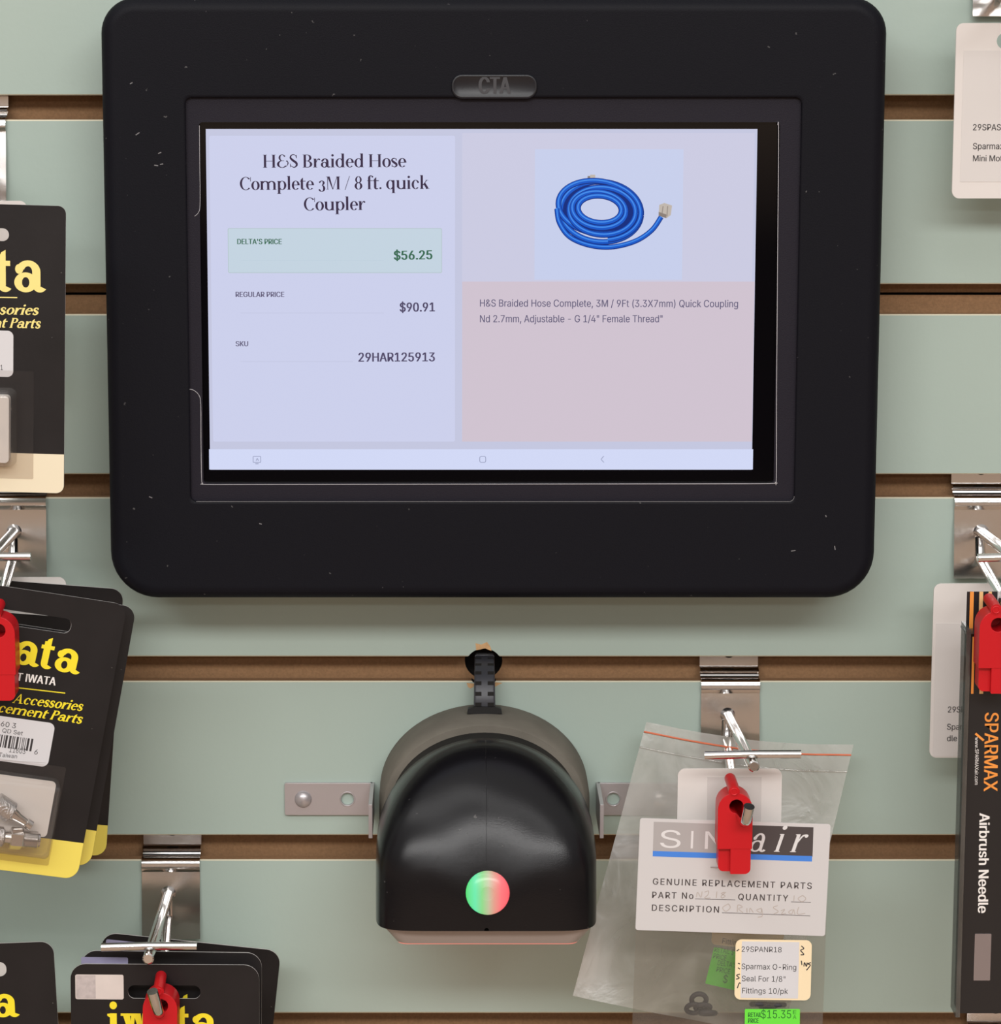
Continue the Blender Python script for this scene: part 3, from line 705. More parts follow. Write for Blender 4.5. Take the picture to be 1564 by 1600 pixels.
mb.plate([(p.x-7.2, p.z-1.2), (p.x+7.2, p.z-1.2), (p.x+6.8, p.z+.9), (p.x+4.4, p.z+1.7), (p.x-4.4, p.z+1.7), (p.x-6.8, p.z+.9)], p.y-3.5, p.y-.5, NECK)
o = mb.build('cable_strain_relief', scn, smooth=35)

# ---- two steel corner brackets hold the scanner
def bracket(sgn, label):
    px_in, px_out = (585, 445) if sgn < 0 else (931, 1066)
    fr = Frame(px_in, 1247, 0); t_ = thing('corner_bracket', label, 'bracket', fr, 'steel corner brackets beside the scanner')
    xo = fr.uv(px_out, 1247)[0]; z0, z1 = fr.uv(px_in, 1272)[1], fr.uv(px_in, 1222)[1]; hpx = 543 if sgn < 0 else 958; spx = 474 if sgn < 0 else 1030
    m_ = MB(); hx_ = fr.uv(hpx, 1246)[0]; hz_ = (z0+z1)/2
    xa, xb = min(xo, -sgn*-.0), max(xo, 0.0)
    m_.plate(rrect(xa, xb, z0, z1, .8, 3), -1.7, -.05, STEEL, STEEL, [circ(hx_, hz_, 2.7, 24)])
    m_.torus((hx_, -1.6, hz_), (0, 1, 0), 3.0, .35, STEEL)
    x0_, x1_ = (-1.6, 0) if sgn < 0 else (0, 1.6)
    m_.box(x0_, x1_, -36, -.05, z0-.3, z1, STEEL)
    m_.build('bracket_plate', t_, smooth=30, bevel=.35)
    m_ = MB(); cs = fr.uv(spx, 1246)[0]
    prf = ((3.6, -1.7), (3.5, -2.2), (2.8, -3.1), (1.6, -3.7), (.1, -3.9))
    m_.loft([[(cs + r_*math.cos(2*math.pi*k/28), y_, hz_ + r_*math.sin(2*math.pi*k/28)) for k in range(28)] for r_, y_ in prf], STEEL, True, True)
    m_.build('screw', t_, smooth=60)
bracket(-1, 'zinc steel corner bracket left of the scanner, its screw and hole in plain view')
bracket(1, 'zinc steel corner bracket right of the scanner, its screw under the plastic bag')

# ================================================================ HOOKS AND LOCKS
def hook_frame(pxc, pyb): return Frame(pxc, pyb, 0)
HFR = hook_frame(1141, 1064)
def make_hook(HFR, low):
    t_ = thing('slatwall_hook', 'x', 'hook', HFR, 'chrome slat wall hooks')
    W = 12.2
    prof_ = [(9.0, 16.5), (8.6, 9), (8.2, 4.6), (4.6, 4.2), (3.6, 3.6), (4.4, 3.0), (6.8, 2.6), (6.8, 2.2), (4.2, 1.9), (3.9, 1.3), (4.6, 1.0), (2.0, .9), (-.6, .7), (-1.9, -.1), (-2.4, -1.4), (-2.5, -3.2), (-1.7, -4.4), (-1.25, -5.0), (-1.3, -5.4), (-1.38, -6), (-5.0, -33)]
    bk = []
    for i, (y_, z_) in enumerate(prof_):
        a_ = Vector(prof_[max(i-1, 0)]); b2 = Vector(prof_[min(i+1, len(prof_)-1)]); d = (b2-a_).normalized()
        bk.append((y_ - d.y*.9, z_ + d.x*.9) if False else (y_ + .9, z_ - (.9 if i < 15 and i > 2 else 0)))
    m_ = MB(); hole_ = circ(0, 10.2, 2.6, 20)
    sec = prof_
    m_.loft([[(x, y_, z_) for y_, z_ in sec] for x in (-W, -W+.4, W-.4, W)], CHROME, closed=False)
    # thickness edges
    for x in (-W, W):
        for i in range(len(sec)-1):
            m_.add([(x, sec[i][0], sec[i][1]), (x, sec[i+1][0], sec[i+1][1]), (x, sec[i+1][0]+1.0, sec[i+1][1]), (x, sec[i][0]+1.0, sec[i][1])], [(0, 1, 2, 3)], CHROME)
    m_.box(-W, W, -5.0, -4.0, -33.2, -33, CHROME)
    m_.plate(circ(0, 10.6, 2.6, 20), 8.2, 8.5, HOLE)
    m_.build('back_plate', t_, smooth=28)
    m_ = MB()
    L_ = lambda px, py, h: HFR.p3(px, py, h)
    weld = (hook_frame(1141, 1064).p3(1137, 1118, 2.5)); tip = hook_frame(1141, 1064).p3(1178, 1198, 106)
    m_.rod(weld, tip, 2.25, CHROME, 18)
    m_.loft([[weld + Vector((r_*math.cos(2*math.pi*k/18), y_, r_*math.sin(2*math.pi*k/18))) for k in range(18)] for r_, y_ in ((3.6, 1.3), (3.2, .2), (2.5, -1.6), (2.2, -4))], CHROME, True, False)
    m_.build('upper_prong', t_, smooth=40)
    m_ = MB()
    c_ = weld + (tip-weld)*.945 + Vector((0, 0, 2.2+1.5))
    xs = [-18.6, -10, -2, 2, 10, 18.6]
    m_.tube([c_ + Vector((x, 0, -abs(x)*.012 + .25*(x/18)*1.0)) for x in xs], 1.65, CHROME, 14); m_.build('crossbar', t_, smooth=40)
    m_ = MB(); lb = weld + Vector((-.4, -1.2, -11))
    pth = [weld + Vector((-.5, .2, -2)), lb + Vector((0, 0, 3.2)), lb + Vector((0, -1.2, .8)), lb + Vector((0, -4, 0)), ] + [L_(*q) for q in low]
    pp = []
    for i in range(len(pth)-1):
        pp += [pth[i], pth[i]*.5 + pth[i+1]*.5] if i != 3 else [pth[3]] + [pth[3].lerp(pth[4], k/8) for k in range(1, 8)]
    pp.append(pth[-1]); m_.tube(pp, 2.15, CHROME, 16); m_.build('lower_prong', t_, smooth=40)
    return t_
HOOKS = [(1141, 1064, 'chrome slat wall hook holding the clear zip bags right of the scanner'),
         (267, 1343, 'chrome slat wall hook holding the three black cards below left of the scanner'),
         (26, 777, 'chrome slat wall hook left of the tablet corner, above the tilted yellow-ended cards'),
         (1537, 777, 'chrome slat wall hook right of the tablet, above the orange-striped needle pack'),
         (-38, 186, 'sliver of chrome hook at the left edge, above the card with faded yellow lettering'),
         (1568, -106, 'bottom of a chrome hook above the topmost white label at right'),
         (1560, 1622, 'top of a chrome hook below the black needle pack'),
         (-74, 1343, 'chrome hook holding the black card at the lower left edge')]
h0 = make_hook(hook_frame(1141, 1064), ((1150, 1258, 98), (1160, 1278, 108), (1163, 1284, 112), (1166, 1281, 115), (1170.5, 1260, 117.5)))
h1 = make_hook(hook_frame(267, 1343), ((252, 1572, 100), (250, 1579, 110), (249, 1583, 113), (247, 1579, 116.5), (238, 1549, 120)))
h1_used = []
for i, (px, py, lb) in enumerate(HOOKS):
    h = h0 if i == 0 else h1 if i == 1 else copy_tree(h1 if i in (2, 4, 7) else h0)
    h['label'] = lb; place(h, hook_frame(px, py))

LOCKF = Frame(1150, 1257, 101)
def make_lock():
    t_ = thing('security_lock', 'x', 'lock', LOCKF, 'red security locks on the hooks')
    m_ = MB(); wl, wr = -6.7, 6.7
    out = [(wl, -17), (wr, -17)] + [(6.7*math.cos(R(a)), -1.2 + 6.6*math.sin(R(a))) for a in range(0, 181, 12)]
    hole_ = circ(.4, .0, 2.75, 24)
    m_.plate(out, -3, 9, REDP, REDP, [hole_]); m_.fill([(q[0], q[1]) for q in circ(.4, 0, 2.75, 24)], [], 8.9, REDP)
    m_.build('lock_body', t_, smooth=32, bevel=.7)
    m_ = MB(); m_.plate(rrect(-1.6, 6.2, -27, -16.5, (.3, 2.2, .3, .3)), -2.8, 8, REDP); m_.plate(rrect(-6.1, -1.6, -26.6, -16.5, (2.0, .2, .2, .2)), -.4, 8, REDP)
    m_.build('lock_barrel', t_, smooth=32, bevel=.4)
    m_ = MB(); m_.tube([(-.6, -3.4, 6.0), (-.6, 2, 6.6), (-.9, 12, 7.2)], 2.2, REDP, 18); m_.torus((-.6, -3.3, 6.0), (0, 1, 0), 1.3, .35, REDP); m_.build('hinge_pin', t_, smooth=40)
    return t_
l0 = make_lock()
LOCKS = [(1148, 1257, 103, 0, 'red plastic lock in front of the clear bags and their printed header card'),
         (251, 1568, 108, 1, 'red plastic lock on the hook below left, over the yellow lettering'),
         (-3, 983, 119, 0, 'red plastic lock cut by the left edge, before the tilted cards'),
         (1556, 974, 100, 0, 'red plastic lock cut by the right edge, before the striped needle pack')]
for i, (px, py, h_, rl, lb) in enumerate(LOCKS):
    o = l0 if i == 0 else copy_tree(l0)
    o['label'] = lb; place(o, Frame(px, py, h_, 0, 0, rl))

# ================================================================ WHITE LABELS
def label_card(px0, py0, px1, py1, h, label, lines, name='label_holder', paper=None, hole=None, pm=None):
    fr = Frame((px0+px1)/2, (py0+py1)/2, h); t_ = thing(name, label, 'label', fr, 'white price label cards on the hooks')
    A = fr.uv(px0, py1); B = fr.uv(px1, py0); m_ = MB()
    hs = []
    if hole: hs = [circ(*fr.uv(*hole), 3.2, 20)]
    m_.plate(rrect(A[0], B[0], A[1], B[1], 3.0), 0, .8, LBL, LBL, hs); m_.build('label_backing', t_)
    if paper:
        m_ = MB(); a_ = fr.uv(paper[0], paper[3]); b2 = fr.uv(paper[2], paper[1]); m_.box(a_[0], b2[0], -.15, 0, a_[1], b2[1], pm or LBLP)
        for tx, p0_, p1_, cp in lines: T(m_, fr, tx, p0_, p1_, cp, INK, y=-.2, bold=.008)
        m_.build('label_paper', t_)
    return t_
label_card(1487, 36, 1656, 310, 28, 'white hanging label at the upper right edge, nothing hanging before it',
           [('29SPASB', (1520, 203.5), (1571, 203.5), 9.5), ('Sparmax', (1520, 233), (1568, 233), 9.5), ('Mini Motor', (1520, 252), (1577, 252), 9.5)], paper=(1500, 79, 1650, 284), hole=(1570, 64))
label_card(1452, 912, 1622, 1184, 28, 'white hanging label half hidden behind the striped needle pack',
           [('29SPA', (1481, 1113), (1515, 1113), 9.5), ('Sparmax Nee', (1479.5, 1140), (1550, 1140), 9.5), ('dle', (1479.5, 1158), (1495, 1158), 9.5)], paper=(1457, 974, 1616, 1182), hole=(1545, 950))
label_card(-120, 314, 42, 590, 28, 'white label edge peeping out above the card with faded lettering', [], paper=None, hole=None)
label_card(-62, 902, 103, 1178, 20, 'white label edge above the tilted yellow-ended cards', [], paper=None)
label_card(-150, 1475, 16, 1740, 28, 'white label corner behind the black card at the lower left edge', [], paper=None)
LB = label_card(1056, 1201, 1222, 1452, 78, 'white label rising above the printed header card, before the rear clear bag', [], paper=(1104, 1214, 1190, 1300), pm=TABP, hole=None)

# ================================================================ BLACK AIRBRUSH CARDS
def iwata_card(fr, W, H, r, label, ink, band, strip, slot, draw=None, name='accessory_card', grp=None):
    t_ = thing(name, label, 'packaged part', fr, grp); m_ = MB()
    hs = [rrect(slot[0], slot[1], slot[2], slot[3], min(abs(slot[3]-slot[2])/2-.05, 2.6))] if slot else []
    m_.plate(rrect(-W, 0, -H, 0, r), 0, .6, CARDB, PAPER, hs, BOARD)
    m_.poly(rrect(-W+.05, -.05, -H+.05, -H+strip, (r, r, .01, .01)), -.03, band)
    if draw: draw(m_)
    m_.build('backing_card', t_); return t_
CG = 'black airbrush accessory cards'
# top left, faded
F1 = Frame(103, 322, 100, 0, 0, 1.6)
def d1(m_):
    T(m_, F1, 'iwata', (-136, 453), (72, 456), 70, YELP, SLAB)
    line(m_, F1, (-60, 463.5), (27, 465), 1.6, YELP)
    T(m_, F1, 'Accessories', (-66, 490), (61, 492), 15.5, YELP, BOLDI)
    T(m_, F1, 'Replacement Parts', (-118, 509), (64, 513), 15.5, YELP, BOLDI)
h_ = F1.uv(-20, 376); h2 = F1.uv(14, 357)
c1 = iwata_card(F1, 56, -F1.uv(97, 771)[1], 3.0, 'black card with faded cream lettering and band at the upper left edge', YELP, YELC, -F1.uv(97, 710)[1]*0 + (F1.uv(97, 710)[1]-F1.uv(97, 771)[1]), (h_[0], h2[0], h_[1], h2[1]), d1, grp=CG)
m_ = MB(); a_, b2 = F1.uv(-90, 586), F1.uv(21, 517); m_.plate(rrect(a_[0], b2[0], a_[1], b2[1], 2.2), -.15, -.04, STK); T(m_, F1, '1', (1, 578), (4.5, 578), 8, INK, y=-.2); m_.build('barcode_sticker', c1)
m_ = MB(); a_, b2 = F1.uv(-80, 745), F1.uv(53, 580); m_.plate(rrect(a_[0], b2[0], a_[1], b2[1], .6), -.35, -.06, BLISF); 
def blister(m_, x0, x1, z0, z1, dep, r, m):
    rg = lambda i, y: [(x, y, z) for x, z in rrect(x0+i, x1-i, z0+i, z1-i, max(.4, r-i*.5))]
    m_.loft([rg(0, -.3), rg(.5, -dep*.5), rg(1.0, -dep+1.5), rg(1.6, -dep+.4), rg(2.6, -dep)], m, False, True)
a_, b2 = F1.uv(-60, 727), F1.uv(27, 606); blister(m_, a_[0], b2[0], a_[1], b2[1], 9, 3, BLIS); o = m_.build('blister', c1, smooth=40); o['label'] = 'clear plastic blister'
m_ = MB(); a_, b2 = F1.uv(-55, 718), F1.uv(17, 616); m_.plate(rrect(a_[0], b2[0], a_[1], b2[1], 1.5), -5.5, -.5, LBL); m_.build('white_tray', c1, bevel=.6)

# left, three tilted cards with yellow ends
def trio_draw(fr, full):
    def d(m_):
        T(m_, fr, 'iwata', (-48, 1023), (124, 1054), 53, YEL, SLAB)
        if full:
            T(m_, fr, 'ANEST IWATA', (-14, 1058), (86, 1071), 12.5, WHI, y=-.05, bold=.025)
            line(m_, fr, (-30, 1068), (102, 1083), 1.6, YEL)
            T(m_, fr, 'Accessories', (19, 1098), (129, 1111), 15, YEL, BOLDI)
            T(m_, fr, 'Replacement Parts', (-60, 1104), (128, 1131), 15, YEL, BOLDI)
    return d
FA = Frame(199, 945, 94, 16, -2, 11.8)
hA = -FA.uv(103, 1379)[1]; a_ = FA.uv(-22, 986); b2 = FA.uv(109, 990)
cA = iwata_card(FA, 71, 109, 5, 'front tilted black card with bright yellow end and metal fitting in its blister', YEL, YELS, 14.5, (b2[0]-33, b2[0], b2[1]-.2, b2[1]+5.6), trio_draw(FA, True), grp=CG)
m_ = MB(); s0, s1 = FA.uv(70, 1199), FA.uv(80, 1132)
m_.plate(rrect(s0[0]-30, s0[0]+1.0, s0[1]+.2, s1[1]+.6, 2.4), -.15, -.04, STK)
T(m_, FA, '1160 3', (-14, 1132), (24, 1138), 8, INK, y=-.2); T(m_, FA, 'QD Set', (3, 1144), (35, 1149), 6.5, INK, y=-.2)
xx = FA.uv(-20, 1165)[0]; zz0, zz1 = FA.uv(20, 1170)[1], FA.uv(20, 1150)[1]
random.seed(3)
xe = FA.uv(50, 1165)[0]
while xx < xe:
    wv = random.choice((.25, .35, .5, .8)); m_.poly([(xx, zz0), (xx+wv, zz0), (xx+wv, zz1), (xx, zz1)], -.2, INK); xx += wv + random.choice((.3, .45, .6))
T(m_, FA, '11603', (14, 1175), (39, 1178), 8, INK, y=-.2); T(m_, FA, '6', (53, 1178), (58, 1179), 8, INK, y=-.2); T(m_, FA, 'Taiwan', (-2, 1182), (26, 1185), 6.5, INK, y=-.2)
line(m_, FA, (-30, 1186), (72, 1192), .5, GREYI, -.2)
m_.build('barcode_sticker', cA)
m_ = MB(); a_, b2 = FA.uv(62, 1337), FA.uv(80, 1216)
m_.plate(rrect(a_[0]-34, b2[0]+5, a_[1]-3.5, b2[1]+5, .8), -.32, -.05, BLISF)
blister(m_, a_[0]-30, a_[0]+2.4, a_[1]+.3, b2[1]+.3, 12.5, 2.4, BLIS); o = m_.build('blister', cA, smooth=40); o['label'] = 'clear plastic blister'
m_ = MB(); m_.plate(rrect(a_[0]-29, a_[0]+1.2, a_[1]+7.5, b2[1]-1, 1.8), -.7, -.4, LBL); m_.build('white_tray', cA)
# metal fitting in the blister
FQ = Sub(FA, 17, 1309, -6.0, -2)
qd = thing('hose_fitting', 'silver threaded hose fitting inside the blister of the front tilted card', 'fitting', FQ, 'silver fittings inside the blister')
def lathe(m_, prof_, m, seg=28, hexa=False):
    m_.loft([[(x, r_*math.cos(2*math.pi*k/seg), r_*math.sin(2*math.pi*k/seg)) for k in range(seg)] for x, r_ in prof_], m, True, True)
KNURL = mat('knurled_chrome', (205, 203, 203), 0.25, 1.0, bump=1.0, bscale=1400)
m_ = MB(); th = [(4.5, 3.0)]
for k in range(9): th += [(5 + k*.62, 3.5), (5.31 + k*.62, 3.05)]
lathe(m_, th + [(11, 2.8)], CHROME); m_.build('threaded_end', qd, smooth=30)
m_ = MB(); m_.loft([[(x, r_*math.cos(R(60*k+30)), r_*math.sin(R(60*k+30))) for k in range(6)] for x, r_ in ((-.5, 3.9), (0, 4.4), (4, 4.4), (4.5, 3.9))], CHROME, True, True); m_.build('hex_nut', qd)
m_ = MB(); lathe(m_, [(-2.6, 2.2), (-.5, 2.4)], CHROME); lathe(m_, [(-12, 3.2), (-11.4, 4.0), (-3.4, 4.0), (-2.6, 3.0)], KNURL); m_.build('knurled_collar', qd, smooth=35)
FQ2 = Sub(FA, 12, 1266, -6.0, 26)
q2 = thing('hose_fitting', 'silver knurled coupling lying slanted above the threaded fitting', 'fitting', FQ2, 'silver fittings inside the blister')
m_ = MB(); lathe(m_, [(-6, 2.9), (-5.6, 4.2), (1.5, 4.2), (2, 3.4)], KNURL); m_.build('knurled_collar', q2, smooth=35)
m_ = MB(); lathe(m_, [(2, 3.0), (5, 2.0), (8.5, 1.6), (8.8, 2.1), (11, 2.1), (11.4, 1.4)], CHROME); m_.build('nipple', q2, smooth=35)
# second and third
FB = Frame(213, 949, 84, 12, -2, 11.2)
iwata_card(FB, 71, 104, 5, 'middle of the three tilted black cards, its yellow end showing', YEL, YELS, 14.5, (-52, -19, -13.4, -7.6), None, grp=CG)
FC = Frame(193, 921, 32, 2, 4, 4.9)
iwata_card(FC, 74, 114.5, 5, 'rearmost of the three tilted black cards, nearest the wall', YEL, YELS, 13.5, (-52, -19, -13.4, -7.6), None, grp=CG)
# lower left, three cards
FD = Frame(405, 1508, 96, 0, -1, .4)
def dD(m_):
    T(m_, FD, 'iwata', (168, 1618), (341, 1619), 53, YEL, SLAB)
    T(m_, FD, 'ANEST IWATA', (190, 1640), (300, 1640), 12, WHI, bold=.025)
a_, b2 = FD.uv(200, 1560), FD.uv(313, 1540)
WD = -FD.uv(110, 1508)[0]
cD = iwata_card(FD, WD, 108, 6, 'front black card below left with a pale sticker and a lock through its slot', YEL, YELS, 14.5, (a_[0], b2[0], a_[1], b2[1]), dD, grp=CG)
m_ = MB(); a_, b2 = FD.uv(118, 1561), FD.uv(193, 1523); m_.plate(rrect(a_[0], b2[0], a_[1], b2[1], .7), -.12, -.03, SILV); xs_ = a_[0] + (b2[0]-a_[0])*.42; m_.poly([(a_[0]+.3, a_[1]+.3), (xs_, a_[1]+.3), (xs_, b2[1]-.3), (a_[0]+.3, b2[1]-.3)], -.14, mat('rubbed_silver', (190, 180, 178), .3, vary=.15, vscale=400)); m_.build('price_sticker', cD)
FE = Frame(409, 1489, 88, 0, -1, .8)
cE = iwata_card(FE, 71, 108, 6, 'middle black card of the lower three, a lilac sticker at its top edge', YEL, YELS, 14.5, (-50, -22, -12.6, -7.7), lambda m_: T(m_, FE, 'iwata', (172, 1599), (345, 1601), 53, YEL, SLAB), grp=CG)
m_ = MB(); a_, b2 = FE.uv(127, 1530), FE.uv(200, 1496); m_.plate(rrect(a_[0], b2[0], a_[1], b2[1], .7), -.12, -.03, PURP); m_.build('price_sticker', cE)
FG = Frame(439, 1486, 26, 0, 4, 6.4)
cG = iwata_card(FG, 74, 108, 6, 'rear black card of the lower three, tilted and sticking out to the right', YEL, YELS, 14.5, (-50, -22, -12.6, -7.7), None, grp=CG)
m_ = MB(); a_, b2 = FG.uv(163, 1500), FG.uv(235, 1471); m_.plate(rrect(a_[0], a_[0]+17, b2[1]-9, b2[1]-1, .7), -.12, -.03, PURP); m_.build('price_sticker', cG)
# lower left edge
FI = Frame(83, 1471, 92, 0, -1, -2.2)
iwata_card(FI, 71, 108, 5, 'black card cut by the lower left edge, only its last yellow letter showing', YEL, YELS, 14.5, (-52, -19, -13.4, -7.6), lambda m_: T(m_, FI, 'iwata', (-140, 1592), (31, 1588), 53, YEL, SLAB), grp=CG)

# ================================================================ CLEAR BAGS
def patch(fr, cor, nx, nz, m, amp=.5, sag=0.0, seed=1):
    """a soft film sheet between four corners (tl, tr, br, bl), each pixel + distance off the wall"""
    rnd = random.Random(seed); ph = [rnd.uniform(0, 6.28) for _ in range(6)]
    c = [fr.p3(*q) for q in cor]; vs_ = []; fs = []
    for j in range(nz+1):
        v_ = j/nz
        for i in range(nx+1):
            u_ = i/nx; p = c[0]*(1-u_)*(1-v_) + c[1]*u_*(1-v_) + c[2]*u_*v_ + c[3]*(1-u_)*v_
            p = p + Vector((0, amp*(math.sin(7*u_+3*v_+ph[0]) + .6*math.sin(13*v_-5*u_+ph[1]) + .4*math.sin(21*u_+9*v_+ph[2])), -sag*math.sin(math.pi*u_)*(1-v_)))
            vs_.append(p)
    for j in range(nz):
        for i in range(nx): k = j*(nx+1)+i; fs.append((k, k+1, k+nx+2, k+nx+1))
    return vs_, fs
FK = Frame(1160, 1250, 60)
bagb = thing('clear_zip_bag', 'rear clear zip bag with a red zip line, slanting out to the left', 'plastic bag', FK, 'clear zip bags on the hook')
cor = ((1010, 1128, 17), (1334, 1164, 17), (1222, 1622, 74), (895, 1556, 74))
vs_, fs = patch(FK, cor, 30, 34, FILM, .5, 2.6, 2)
m_ = MB(); m_.add(vs_, fs, FILM); m_.build('film', bagb, smooth=80, recalc=False)
def on_film(vs, nx, u_, v_, nz): 
    x = u_*nx; y = v_*nz; i = min(int(x), nx-1); j = min(int(y), nz-1); fx, fy = x-i, y-j; g = lambda a, b2: vs[b2*(nx+1)+a]
    return (g(i, j)*(1-fx) + g(i+1, j)*fx)*(1-fy) + (g(i, j+1)*(1-fx) + g(i+1, j+1)*fx)*fy
m_ = MB(); m_.tube([on_film(vs_, 30, k/40, .036, 34) + Vector((0, -.3, 0)) for k in range(41)], .42, ZIP, 6); o = m_.build('zip_strip', bagb, smooth=60); o['label'] = 'red zip line'
m_ = MB(); m_.tube([on_film(vs_, 30, k/40, .095, 34) + Vector((0, -.2, 0)) for k in range(41)], .5, BLIS, 6); m_.build('seal_ridge', bagb, smooth=60)
# rear bag's green sticker and cream label
def sticker(parent, pfr, px, py, h, wpx, hpx, roll, m, name, draw=None, r=.6, th=.15):
    fr = Frame(px, py, h, 0, -4, roll); mm = MB(); W2 = wpx*fr.s/2; H2 = hpx*fr.s/2
    mm.plate(rrect(-W2, W2, -H2, H2, r), 0, th, m)
    if draw: draw(mm, fr)
    o = mm.build(name, parent); o.matrix_parent_inverse = Matrix.Identity(4); o.matrix_basis = pfr.I @ fr.M; return o
def dg2(mm, fr):
    T(mm, fr, 'RETAIL $', (1116, 1487), (1146, 1492), 8, GRNI, y=-.04); T(mm, fr, 'PRICE', (1114, 1497), (1134, 1501), 8, GRNI, y=-.04); T(mm, fr, "DELTA'S", (1121, 1508), (1150, 1512), 8, GRNI, y=-.04); T(mm, fr, 'PRICE', (1119, 1518), (1140, 1522), 8, GRNI, y=-.04); T(mm, fr, '$', (1129, 1535), (1136, 1536), 12, GRNI, y=-.04)
sticker(bagb, FK, 1139, 1515, 76, 62, 60, 13, GRN, 'price_sticker', dg2)
def dl2(mm, fr): T(mm, fr, 'Fittings 10/pk', (1128, 1474), (1194, 1484), 8.5, INK, y=-.04)
sticker(bagb, FK, 1170, 1449, 74, 112, 66, 6, CREAM, 'label_sticker', dl2, 2)

FL_ = Frame(1145, 1370, 90)
bagf = thing('clear_zip_bag', 'front clear bag stapled to the printed white header card, o-rings inside', 'plastic bag', FL_, 'clear zip bags on the hook')
cor = ((1000, 1282, 90.5), (1296, 1294, 90.5), (1276, 1860, 96), (978, 1850, 96))
vf, ff = patch(FL_, cor, 26, 40, FILM2, .45, 0, 5)
m_ = MB(); m_.add(vf, ff, FILM2); m_.build('film', bagf, smooth=80, recalc=False)
FH = Frame(1145, 1370, 92.5, 0, -2, 1.9)
m_ = MB(); W2, hT, hB = 37.2, FH.uv(1145, 1283)[1], FH.uv(1145, 1458)[1]
m_.plate(rrect(-W2, W2, hB, hT, 1.0), 0, .5, HDR, HDR)
a_, b2 = FH.uv(1021, 1330), FH.uv(1271, 1285)
def hq(x0, y0, x1, y1, m, y):
    pts_ = [FH.uv(x0, y0), FH.uv(x1, y0 + (x1-x0)*.033), FH.uv(x1 - (y1-y0)*.033, y1 + (x1-x0)*.033), FH.uv(x0 - (y1-y0)*.033, y1)]; m_.poly(pts_[::-1], y, m)
hq(1021.5, 1284, 1150, 1330, GREYI, -.03); hq(1150, 1288.5, 1271, 1334.5, CHAR, -.03); hq(1020, 1329.5, 1269, 1338, BLUE, -.035)
T(m_, FH, 'S', (1031, 1324), (1063, 1325), 28, PAPERW, y=-.06)
T(m_, FH, 'I', (1079, 1325.6), (1082.5, 1325.7), 28, PAPERW, y=-.06)
T(m_, FH, 'N', (1101, 1326.3), (1130, 1327.3), 28, PAPERW, y=-.06)
T(m_, FH, 'a', (1171, 1330), (1196, 1330.8), 42, PAPERW, ITAL, -.06); T(m_, FH, 'i', (1209, 1330.6), (1228, 1331.4), 42, PAPERW, ITAL, -.06); T(m_, FH, 'r', (1234, 1331.2), (1262, 1332), 42, PAPERW, ITAL, -.06)
T(m_, FH, 'GENUINE REPLACEMENT PARTS', (1020, 1382), (1268, 1389), 10, CHAR, space=1.2, bold=.012)
T(m_, FH, 'PART No', (1019, 1403), (1083, 1404.5), 10, CHAR, space=1.2, bold=.012); line(m_, FH, (1086, 1404.5), (1149, 1406), .8, CHAR)
T(m_, FH, 'QUANTITY', (1153.5, 1406), (1231, 1408.3), 10, CHAR, space=1.2, bold=.012); line(m_, FH, (1236, 1409), (1267, 1410), .8, CHAR)
T(m_, FH, 'DESCRIPTION', (1018.5, 1423), (1123, 1426), 10, CHAR, space=1.2, bold=.012); line(m_, FH, (1128, 1426), (1266, 1431), .8, CHAR)
PEN = mat('light_pencil', (184, 172, 164), .7)
def scrawl(pp): ribbon(m_, FH, [(v.x, v.y) for v in bez([q+(0,) for q in pp], 5)], 1.1, PEN, -.06)
for s_ in ([(1088, 1402), (1090, 1394), (1095, 1402), (1097, 1393)], [(1101, 1394), (1107, 1392), (1106, 1398), (1101, 1403), (1110, 1403)], [(1120, 1393), (1119, 1403)], [(1132, 1394), (1127, 1396), (1133, 1400), (1128, 1403), (1127, 1400), (1134, 1394)],
           [(1241, 1399), (1240, 1408)], [(1254, 1399), (1247, 1404), (1253, 1409), (1259, 1404), (1254, 1399)],
           [(1138, 1412), (1129, 1418), (1134, 1424), (1141, 1418), (1138, 1412)], [(1152, 1425), (1153, 1414), (1160, 1417), (1154, 1420), (1161, 1426)], [(1167, 1419), (1167, 1426)], [(1171, 1426), (1172, 1419), (1177, 1426)], [(1190, 1419), (1182, 1422), (1189, 1426), (1190, 1420), (1191, 1431), (1184, 1433)],
           [(1215, 1415), (1208, 1418), (1216, 1424), (1209, 1428)], [(1220, 1423), (1226, 1421), (1221, 1428), (1228, 1427)], [(1238, 1421), (1232, 1425), (1237, 1428), (1240, 1421), (1242, 1429)], [(1248, 1417), (1246, 1428), (1258, 1427)]): scrawl(s_)
o = m_.build('header_card', bagf); o.matrix_basis = FL_.I @ FH.M; o['label'] = 'white printed header card with grey, black and blue heading'
m_ = MB(); p = FH.uv(1110, 1354.5); m_.tube([(p[0], -.25, p[1]), (p[0]+5.5, -.25, p[1]-.3)], .2, STEEL, 6); st_ = m_.build('staple', o)
